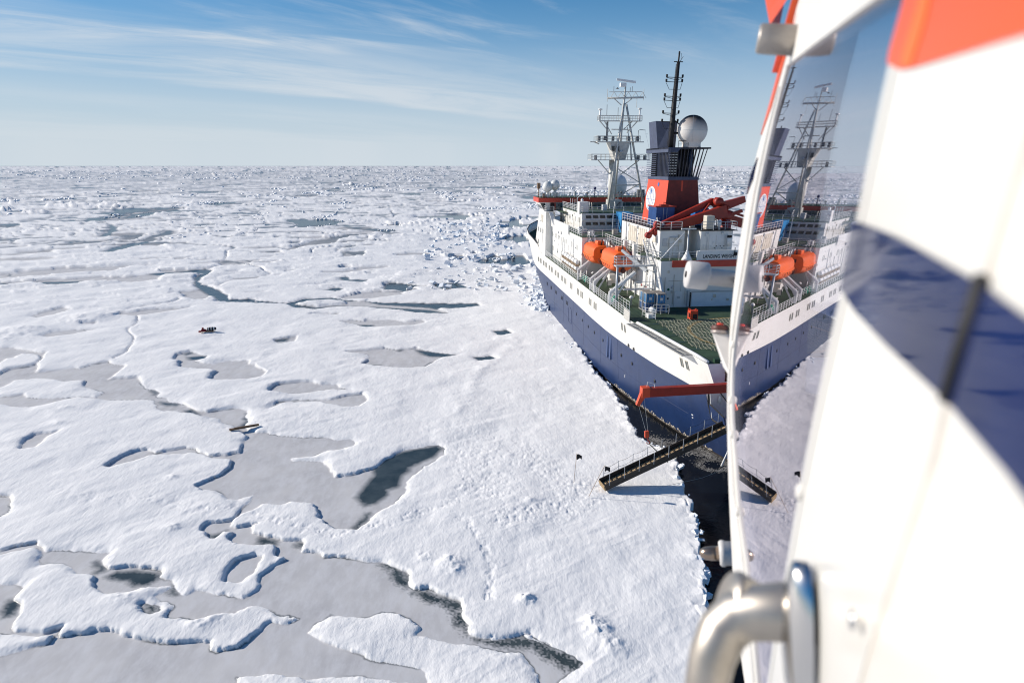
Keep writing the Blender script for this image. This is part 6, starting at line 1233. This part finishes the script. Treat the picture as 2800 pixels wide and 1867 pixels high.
# sledge with red gear and a black and white striped load
sd_ = empty('sledge', (-54.2, 112.2, .32), (0, 0, .25)); sd_.scale = (.72, .72, .72); tag(sd_, 'dark sledge resting alone on the open snow with gear on it', 'sledge')
mb = MB()
for y in (-.45, .45): mb.tube([(-1.5, y, .3), (-1.2, y, .06), (1.6, y, .06), (1.9, y, .3)], .05, 5)
for x in (-.9, 0, .9): mb.beam((x, -.5, .3), (x, .5, .3), .1).beam((x, -.45, .06), (x, -.45, .3), .06).beam((x, .45, .06), (x, .45, .3), .06)
mb.build('runners', WOOD, sd_); MB().box(-1.1, 1.5, -.5, .5, .33, .4).build('bed', GFRAME, sd_)
def at_s(x, y, z): return Vector((-54.2, 112.2, .32))+Matrix.Rotation(.25, 3, 'Z') @ Vector((x*.72, y*.72, z*.72))
g1 = MB().add([(-.6, -.5, 0), (.6, -.6, 0), (.8, .5, 0), (-.5, .6, 0), (-.4, -.3, .5), (.4, -.4, .35), (.5, .3, .45), (-.35, .35, .6)], [(3, 2, 1, 0), (4, 5, 6, 7), (0, 1, 5, 4), (1, 2, 6, 5), (2, 3, 7, 6), (3, 0, 4, 7)]).box(-1.0, -.3, -.9, -.3, -.1, .25).box(-.3, .1, -.2, .3, .5, .85).build('red_bag', mat('dark_red_fabric', (.22, .015, .015), .8, var=.4, vscale=5), None, .1)
g1.location = at_s(-.8, -.2, .4); g1.rotation_euler = (0, 0, .25); g1.scale = (.72,)*3; tag(g1, 'dark red bags heaped on the near end of the sledge', 'bag')
g2 = empty('striped_bundle', at_s(.9, .4, .4), (0, 0, .25)); g2.scale = (.72,)*3; tag(g2, 'black bundle with white stripes lying on the far end of the sledge', 'bundle')
MB().lathe((-1., 0, .35), [(0, 0), (.3, .05), (.4, .5), (.42, 1.4), (.3, 2.1), (0, 2.2)], 12, (1, 0, 0)).build('cover', BLACK, g2)
for x in (-.7, -.1, .5): MB().lathe((x, 0, .35), [(.38, 0), (.445, .05), (.445, .22), (.38, .27)], 12, (1, 0, -.1)).build('white_stripe', WHITE2, g2)
# ---------------------------------------------------------------- broken ice along the hull
rr = random.Random(11)
ICE = mat('ice_block', (.80, .84, .88), .6, var=.06, vscale=1.2, bump=.3, bscale=3)
mb = MB()
def chunk(x, y, z, s):
    bx, by, bz = s*rr.uniform(.6, 1.5), s*rr.uniform(.6, 1.4), s*rr.uniform(.25, .8)
    R3 = Euler((rr.uniform(-.6, .6), rr.uniform(-.6, .6), rr.uniform(0, 6.28))).to_matrix()
    vs = []
    for a, b_, c_ in ((-1, -1, -1), (1, -1, -1), (1, 1, -1), (-1, 1, -1), (-1, -1, 1), (1, -1, 1), (1, 1, 1), (-1, 1, 1)):
        vs.append(Vector((x, y, z))+R3 @ Vector((a*bx*rr.uniform(.45, 1.)/2, b_*by*rr.uniform(.45, 1.)/2, c_*bz/2*rr.uniform(.6, 1))))
    mb.add(vs, [(3, 2, 1, 0), (4, 5, 6, 7), (0, 1, 5, 4), (1, 2, 6, 5), (2, 3, 7, 6), (3, 0, 4, 7)])
for k in range(620):     # between the floe and the hull towards the bow
    y = rr.uniform(72, 124); off = abs(rr.gauss(0, 1))*(1.2+(y-66)*.05); p = ship2w(-hbz(min(y, 118), 0)-.3-off, y)
    chunk(p.x, p.y, rr.uniform(-.3, .35)+.25*max(0, 1-off/3), rr.uniform(.4, 2.0))
for k in range(260):
    y = rr.uniform(24, 74); p = ship2w(-hbz(y, 0)-rr.uniform(.6, 1.7), y); chunk(p.x, p.y, rr.uniform(-.35, .2), rr.uniform(.2, .55))
for k in range(160):
    i = rr.randrange(0, 26); a = SEA[i]; b_ = SEA[i+1]; t = rr.random(); chunk(a[0]+(b_[0]-a[0])*t-rr.uniform(-.25, .5), a[1]+(b_[1]-a[1])*t, rr.uniform(-.25, .25), rr.uniform(.15, .65))
for k in range(260):     # blue-white blocks in the broken channel
    a = rr.choice(RUBBLE); x = rr.uniform(-25, 5); y = rr.uniform(150, 330); chunk(x-(y-150)*.06, y, rr.uniform(.1, .6), rr.uniform(.5, 1.6)*(1+(y-150)/300))
o = mb.build('broken_ice', ICE); o['kind'] = 'stuff'
# slush and churned foam on the dark water at the stern
mb = MB()
for k in range(3400):
    u = rr.random()
    if u < .30: an = rr.uniform(0, 6.28); rad = rr.gauss(1.5, .28); x = 20.5+rad*math.cos(an); y = 60.6+rad*math.sin(an)*.9; s_ = rr.uniform(.015, .07)
    else:
        t = rr.random(); x = 14.9+7.2*t+rr.gauss(0, .35); y = 67.0-4.4*t+rr.gauss(0, .85); s_ = rr.uniform(.02, .11)
    a = rr.uniform(0, 6.28); c_, d_ = math.cos(a)*s_, math.sin(a)*s_
    mb.add([(x-c_*1.6, y-d_*1.6, -.406), (x+d_, y-c_, -.406), (x+c_*1.4, y+d_*1.4, -.406), (x-d_*.8, y+c_*.8, -.406), (x, y, -.385)], [(0, 1, 4), (1, 2, 4), (2, 3, 4), (3, 0, 4)])
o = mb.build('slush', mat('slush_white', (.17, .165, .155), .7, var=.7, vscale=.9)); o['kind'] = 'stuff'
wj = MB().tube([(21.9, 60.7, 1.3), (21.6, 60.5, .6), (21.2, 60.3, -.4)], .07, 6, radii=[.04, .07, .12]).build('water_jet', mat('white_water', (.75, .76, .76), .4)); tag(wj, 'thin white jet of water falling from the stern into the black water', 'water jet')
# ---------------------------------------------------------------- the helicopter the picture is taken from
# a frame lying in its curved port side: u forward along the side, v up, w outwards (metres)
caz, cel, curv = math.radians(-15), math.radians(3.5), math.radians(14)
RC = Matrix.Rotation(PI/2-PITCH, 3, 'X')
nC = Vector((-math.cos(cel)*math.cos(caz), math.sin(cel), math.cos(cel)*math.sin(caz)))
fC = Vector((0, 1, 0)).cross(nC).normalized()
if fC.z > 0: fC = -fC
uC = nC.cross(fC)
if uC.y < 0: uC = -uC
HN, HF, HU = RC @ nC, RC @ fC, RC @ uC
H0 = Vector((0, 0, EYE))-HN*.11
HROOT = H0+HF*.9-HU*1.3
heli = empty('helicopter', HROOT); tag(heli, 'white helicopter side with red and blue livery, window and door handle, seen from alongside', 'helicopter')
def HP(u, v, w_=0.):
    m_ = (HN+HU*(curv*v)).normalized()
    return H0+HF*u+HU*v-HN*(curv/2*v*v)+m_*w_-HROOT
HW = mat('helicopter_white', (.60, .585, .545), .22, var=.05, vscale=3)
HWf = mat('helicopter_frame_white', (.62, .60, .56), .45, var=.10, vscale=9, streak=.35, stain=(.42, .34, .28))
HB_ = mat('helicopter_blue', (.003, .012, .068), .06, var=.3, vscale=9, spec=.2)
HR_ = mat('helicopter_red', (.70, .085, .012), .35, var=.03)
HO_ = mat('helicopter_orange', (.85, .13, .008), .4, var=.03)
SEAL = mat('worn_seal', (.50, .46, .40), .7, var=.25, vscale=12)
CHR = mat('chrome', (.62, .60, .57), .16, metal=1., var=.04, vscale=6)
CHR2 = mat('brushed_alloy', (.44, .40, .35), .42, metal=.9, var=.12, vscale=30)
def lerp_at(tab, v):
    if v >= tab[0][0]: return tab[0][1]
    for (a, x), (b_, y) in zip(tab[:-1], tab[1:]):
        if v >= b_: return x+(y-x)*(v-a)/(b_-a)
    return tab[-1][1]
# outlines as (v, u), from top to bottom
OUT = [(.60, 1.10), (.56, 1.24), (.51, 1.40), (.45, 1.60), (.39, 1.70), (.22, 1.755), (.065, 1.79), (-.08, 1.775), (-.17, 1.745), (-.28, 1.70), (-.41, 1.675), (-.5, 1.68), (-.80, 1.80), (-1.1, 1.95)]
INN = [(.60, .95), (.466, 1.167), (.428, 1.236), (.354, 1.32), (.325, 1.36), (.18, 1.42), (.10, 1.50), (-.02, 1.60), (-.10, 1.60), (-.17, 1.555), (-.238, 1.45), (-.32, 1.37), (-.386, 1.192), (-.486, 1.117), (-.533, 1.097), (-.8, 1.05), (-1.1, 1.0)]
BOD = [(.30, .41), (.21, .434), (.182, .4545), (.135, .476), (.092, .497), (.083, .506), (.043, .5264), (-.066, .605), (-.1335, .6545), (-.228, .7237), (-.35, .836), (-.42, .90), (-.51, .99), (-.7, 1.03), (-1.1, 1.03)]
TOPB = [(.60, .95), (.466, 1.167)]
def skin(name, m, vs, fa, fb, w0, th, par, nu=10):
    """closed sheet between u=fa(v) and u=fb(v), from w0-th to w0"""
    rows = []
    for v in vs:
        a, b_ = fa(v), fb(v)
        top = [HP(a+(b_-a)*i/nu, v, w0) for i in range(nu+1)]; bot = [HP(b_+(a-b_)*i/nu, v, w0-th) for i in range(nu+1)]
        rows.append(top+bot)
    mb = MB(); mb.grid(rows, True, True); n_ = len(rows[0]); mb.add(rows[0], [tuple(range(n_))]); mb.add(rows[-1], [tuple(range(n_))[::-1]])
    o = mb.build(name, m, heli, auto=35); return o
def vr(a, b_, n): return [a+(b_-a)*i/n for i in range(n+1)]
# glass
m, n, l, b = nodes_mat('cabin_window_glass'); n.remove(b)
lw = n.new('ShaderNodeLayerWeight'); lw.inputs[0].default_value = .5
pw = n.new('ShaderNodeMath'); pw.operation = 'POWER'; l.new(lw.outputs['Facing'], pw.inputs[0]); pw.inputs[1].default_value = 4.2
ma = n.new('ShaderNodeMath'); ma.operation = 'MULTIPLY_ADD'; l.new(pw.outputs[0], ma.inputs[0]); ma.inputs[1].default_value = .94; ma.inputs[2].default_value = .05
gl = n.new('ShaderNodeBsdfGlossy'); gl.inputs['Color'].default_value = (.93, .87, .92, 1); gl.inputs['Roughness'].default_value = 0.0
trn = n.new('ShaderNodeBsdfTransparent'); trn.inputs['Color'].default_value = (.80, .84, .86, 1)
ms = n.new('ShaderNodeMixShader'); l.new(ma.outputs[0], ms.inputs[0]); l.new(trn.outputs[0], ms.inputs[1]); l.new(gl.outputs[0], ms.inputs[2]); l.new(ms.outputs[0], n['Material Output'].inputs[0])
def top_u(v): return lerp_at([(.4664, 1.1668), (.3539, .8319), (.2865, .628), (.2471, .5082), (.2, .4)], v)
skin('window_pane', m, vr(.50, -1.1, 60), lambda v: lerp_at(BOD, v)-.02, lambda v: lerp_at([(a, (x+lerp_at(OUT, a))/2) for a, x in INN], v), 0, .004, heli, 14)
# frame strip along the forward edge of the window
skin('window_frame', HWf, vr(.62, -1.1, 50), lambda v: lerp_at(INN, v), lambda v: lerp_at(OUT, v), .003, .02, heli, 3)
skin('frame_bead', HW, vr(.46, -1.1, 44), lambda v: lerp_at(INN, v)+.06, lambda v: lerp_at(INN, v)+.10, .0055, .01, heli, 2)
# livery bands on the frame edge
skin('red_livery', HR_, vr(.54, .468, 6), lambda v: lerp_at(OUT, v)-.17, lambda v: lerp_at(OUT, v)+.004, .0058, .008, heli, 2)
skin('red_livery', HR_, vr(.60, .53, 6), lambda v: lerp_at(OUT, v)-.05, lambda v: lerp_at(OUT, v)+.02, .016, .02, heli, 2)
skin('blue_livery', HB_, vr(.412, .373, 4), lambda v: lerp_at(OUT, v)-.14+.0*(v), lambda v: lerp_at(OUT, v)+.004, .0058, .008, heli, 2).location = (0, 0, 0)
# beam over the window
beam = [(.247, .50), (.2865, .628), (.354, .832), (.466, 1.167)]
mb = MB(); rows = []
for k in range(13):
    t = k/12; u0, v0 = .40+(1.20-.40)*t, .212+(.478-.212)*t
    rows.append([HP(u0, v0, -.02), HP(u0, v0, .004), HP(u0-.012, v0+.075+.02*t, .006), HP(u0-.03, v0+.16+.05*t, .004), HP(u0-.03, v0+.16+.05*t, -.02)])
mb.grid(rows, False, True); mb.add(rows[0], [(0, 1, 2, 3, 4)]); mb.add(rows[-1], [(4, 3, 2, 1, 0)]); mb.build('window_beam', HWf, heli)
mb = MB(); mb.tube([HP(.42+(1.1-.42)*k/8, .295+.28*k/8, .005) for k in range(9)], .006, 6); mb.build('beam_groove', mat('grey_groove', (.32, .31, .30), .7), heli)
# upper fairing in red and black at the top corner
mb = MB(); mb.grid([[HP(1.17+.02*k, .585+.03*k, .02), HP(1.26+.02*k, .575+.03*k, .04+.008*k), HP(1.34+.02*k, .60+.03*k, .02)] for k in range(6)]); mb.build('red_fairing', HR_, heli)
# body skin behind the window, door seam, livery
def bodf(v): return lerp_at(BOD, v)
def seam(v): return lerp_at([(.12, .235), (.0655, .267), (.0305, .2847), (-.02, .315), (-.0505, .3276), (-.197, .4298), (-.5, .62), (-1.1, .95)], v)
skin('door_panel', HW, vr(.34, -1.1, 60), lambda v: seam(v)+.004, bodf, .0015, .03, heli, 8)
skin('rear_panel', HW, vr(.34, -1.1, 60), lambda v: -.9, lambda v: seam(v)-.004, .0015, .03, heli, 10)
skin('panel_seam', SEAL, vr(.33, -1.1, 50), lambda v: seam(v)-.005, lambda v: seam(v)+.005, .0010, .02, heli, 2)
skin('door_edge_bead', HW, vr(.33, -1.1, 60), lambda v: bodf(v)-.016, lambda v: bodf(v)+.001, .0024, .02, heli, 4)
def scan(name, poly, m, w0, n_=30, th=.001):
    vs_ = [p[1] for p in poly]; v0, v1 = max(vs_)-1e-4, min(vs_)+1e-4
    def ends(v):
        xs = []
        for (ua, va), (ub, vb) in zip(poly, poly[1:]+poly[:1]):
            if (va > v) != (vb > v): xs.append(ua+(ub-ua)*(v-va)/(vb-va))
        return (min(xs), max(xs)) if xs else (poly[0][0], poly[0][0])
    return skin(name, m, vr(v0, v1, n_), lambda v: ends(v)[0], lambda v: ends(v)[1], w0, th, heli, 10)
band = [(.5085, .0925), (.4577, .0797), (.40, .064), (.2861, .0281), (.2589, .017), (.16, -.012), (.16, -.085), (.2512, -.0394), (.3084, -.0196), (.40, .004), (.4787, .0269), (.5273, .0455)]
scan('blue_livery', band, HB_, .0033)
MB().tube([HP(.2855, .031, .002), HP(.300, .005, .002), HP(.3125, -.018, .002)], .0045, 6).build('dark_seam', BLACK, heli)
redp = [(.449, .30), (.4343, .21), (.4587, .183), (.4238, .1645), (.3991, .1564), (.2772, .1183), (.15, .077), (.15, .30)]
scan('red_livery', redp, HR_, .0033)
scan('orange_stripe', [(.407, .30), (.3999, .1928), (.4249, .1674), (.402, .1581), (.388, .17), (.3802, .1829), (.385, .30)], HO_, .004, 20)
# the handle and its escutcheon
hp = [HP(*q) for q in ((.600, -.224, .0), (.600, -.225, .020), (.605, -.230, .040), (.612, -.238, .058), (.606, -.250, .071), (.60, -.270, .080), (.60, -.30, .086), (.60, -.36, .090), (.60, -.45, .09))]
MB().tube(hp, .01, 20, radii=[.026, .0245, .0235, .023, .0215, .020, .0185, .0175, .0175]).build('door_handle', CHR2, heli)
MB().lathe(HP(.622, -.232, .045), [(0, 0), (.022, .0), (.0235, .012), (.0245, .020), (.022, .025), (0, .025)], 24, (HN*.9+HU*.35-HF*.2).normalized()).build('handle_knob', CHR2, heli)
mb = MB(); rows = []
for k in range(17):
    a = PI*k/16; v = -.232+.058*math.cos(a); hw = .024*math.sin(a)+.002
    rows.append([HP((.578)-hw, v, .006), HP((.578)-hw*.7, v, .014+.006*math.sin(a)), HP((.578), v, .017+.009*math.sin(a)), HP((.578)+hw*.7, v, .014+.006*math.sin(a)), HP((.578)+hw, v, .006)])
mb.grid(rows); mb.build('escutcheon', CHR, heli)
MB().lathe(HP(.43, -.16, .006), [(0, 0), (.006, 0), (.006, .002), (0, .003)], 12, HN).build('rivet', STEEL, heli)
for q in ((.648, -.132), (.75, -.27)): MB().lathe(HP(q[0], q[1], .0), [(0, 0), (.008, 0), (.008, .004), (.005, .006), (0, .006)], 12, HN).build('frame_bolt', HWf, heli)
for v in (-.13, -.2, -.33, -.55, -.75, .0): MB().lathe(HP(lerp_at(INN, v)+.02, v, .002), [(0, 0), (.009, 0), (.009, .005), (.005, .007), (0, .007)], 12, HN).build('frame_bolt', HWf, heli)
# fittings standing out of the frame
ax = lambda u, v: (HN+HU*(curv*v)).normalized()
PEG = mat('peg_grey_white', (.58, .56, .54), .4, var=.08, vscale=20, streak=.1)
def shaft(name, u, v, prof, m, n_=28, base=0., lean=0.): return MB().lathe(HP(u, v, base), prof, n_, (ax(0, v)-HF*lean).normalized()).build(name, m, heli)
shaft('white_peg', 2.486, .237, [(0, -.06), (.031, -.06), (.031, .052), (.036, .056), (.048, .060), (.0505, .066), (.0505, .128), (.046, .1355), (0, .136)], PEG, lean=.22)
MB().tube([HP(2.486, .237, -.05), HP(2.25, .225, -.10), HP(1.96, .2, -.08)], .02, 8).build('peg_arm', PEG, heli)
shaft('peg_screw', 2.486, .237, [(0, .135), (.012, .135), (.012, .139), (0, .139)], BLACK, 8, lean=.22)
shaft('grey_peg', 1.087, .474, [(0, -.02), (.0225, -.02), (.0225, .040), (.022, .056), (.019, .059), (0, .059)], mat('warm_grey_cap', (.36, .33, .30), .45, metal=.5, var=.1))
shaft('bolt_housing', 1.917, -.584, [(0, -.05), (.033, -.05), (.033, .010), (.036, .014), (.036, .022), (.031, .027), (0, .028)], PEG)
shaft('bolt_tip', 1.917, -.584, [(0, .02), (.020, .02), (.0195, .050), (.017, .066), (.010, .078), (0, .081)], mat('bronze_tip', (.30, .23, .18), .28, metal=.9, var=.1), 20)
mb = MB(); tri = [(1.83, .026, -.01), (1.83, .025, .044), (1.79, -.060, .014), (1.77, -.088, -.005)]
mb.add([HP(*q) for q in tri]+[HP(q[0]-.035, q[1], q[2]) for q in tri], [(0, 1, 2, 3), (7, 6, 5, 4), (0, 1, 5, 4), (1, 2, 6, 5), (2, 3, 7, 6), (3, 0, 4, 7)]); mb.build('light_bracket', PEG, heli)
MB().lathe(HP(1.81, .026, .026), [(0, 0), (.022, 0), (.024, .004), (.022, .009), (0, .009)], 20, HU).build('light_plate', mat('grey_plate', (.35, .30, .28), .4, metal=.4), heli)
MB().lathe(HP(1.81, .034, .027), [(0, 0), (.020, 0), (.022, .004), (.022, .011), (.014, .015), (0, .015)], 20, HU).build('light_base', mat('rusty_brown', (.10, .03, .02), .5, var=.4, vscale=30), heli)
MB().lathe(HP(1.81, .048, .027), [(0, 0), (.009, 0), (.008, .005), (0, .006)], 16, HU).build('red_lens', mat('red_lens', (.80, .05, .02), .2), heli)
# cabin interior seen through the glass: dark door post and cabin wall
INT = mat('dark_cabin_lining', (.035, .035, .042), .8, var=.2)
mb = MB(); rows = []
for v in vr(1.1, -1.2, 30):
    wd = lerp_at([(1.0, .17), (-.15, .19), (-.2, .5), (-1.2, .9)], v)
    rows.append([HP(1.95, v, -.02), HP(1.95-.03, v, -.02-wd), HP(2.0, v, -.02-wd), HP(2.02, v, -.02)])
mb.grid(rows, False, True); mb.build('cabin_bulkhead', INT, heli)
mb = MB(); mb.add([HP(u, v, w_) for u, v, w_ in ((2.0, -1.1, -.05), (2.0, -1.1, -1.2), (-.9, -1.1, -1.2), (-.9, -1.1, -.05), (2.0, -1.15, -.05), (2.0, -1.15, -1.2), (-.9, -1.15, -1.2), (-.9, -1.15, -.05))], [(0, 1, 2, 3), (7, 6, 5, 4), (0, 1, 5, 4), (1, 2, 6, 5), (2, 3, 7, 6), (3, 0, 4, 7)]); mb.build('cabin_floor', INT, heli)
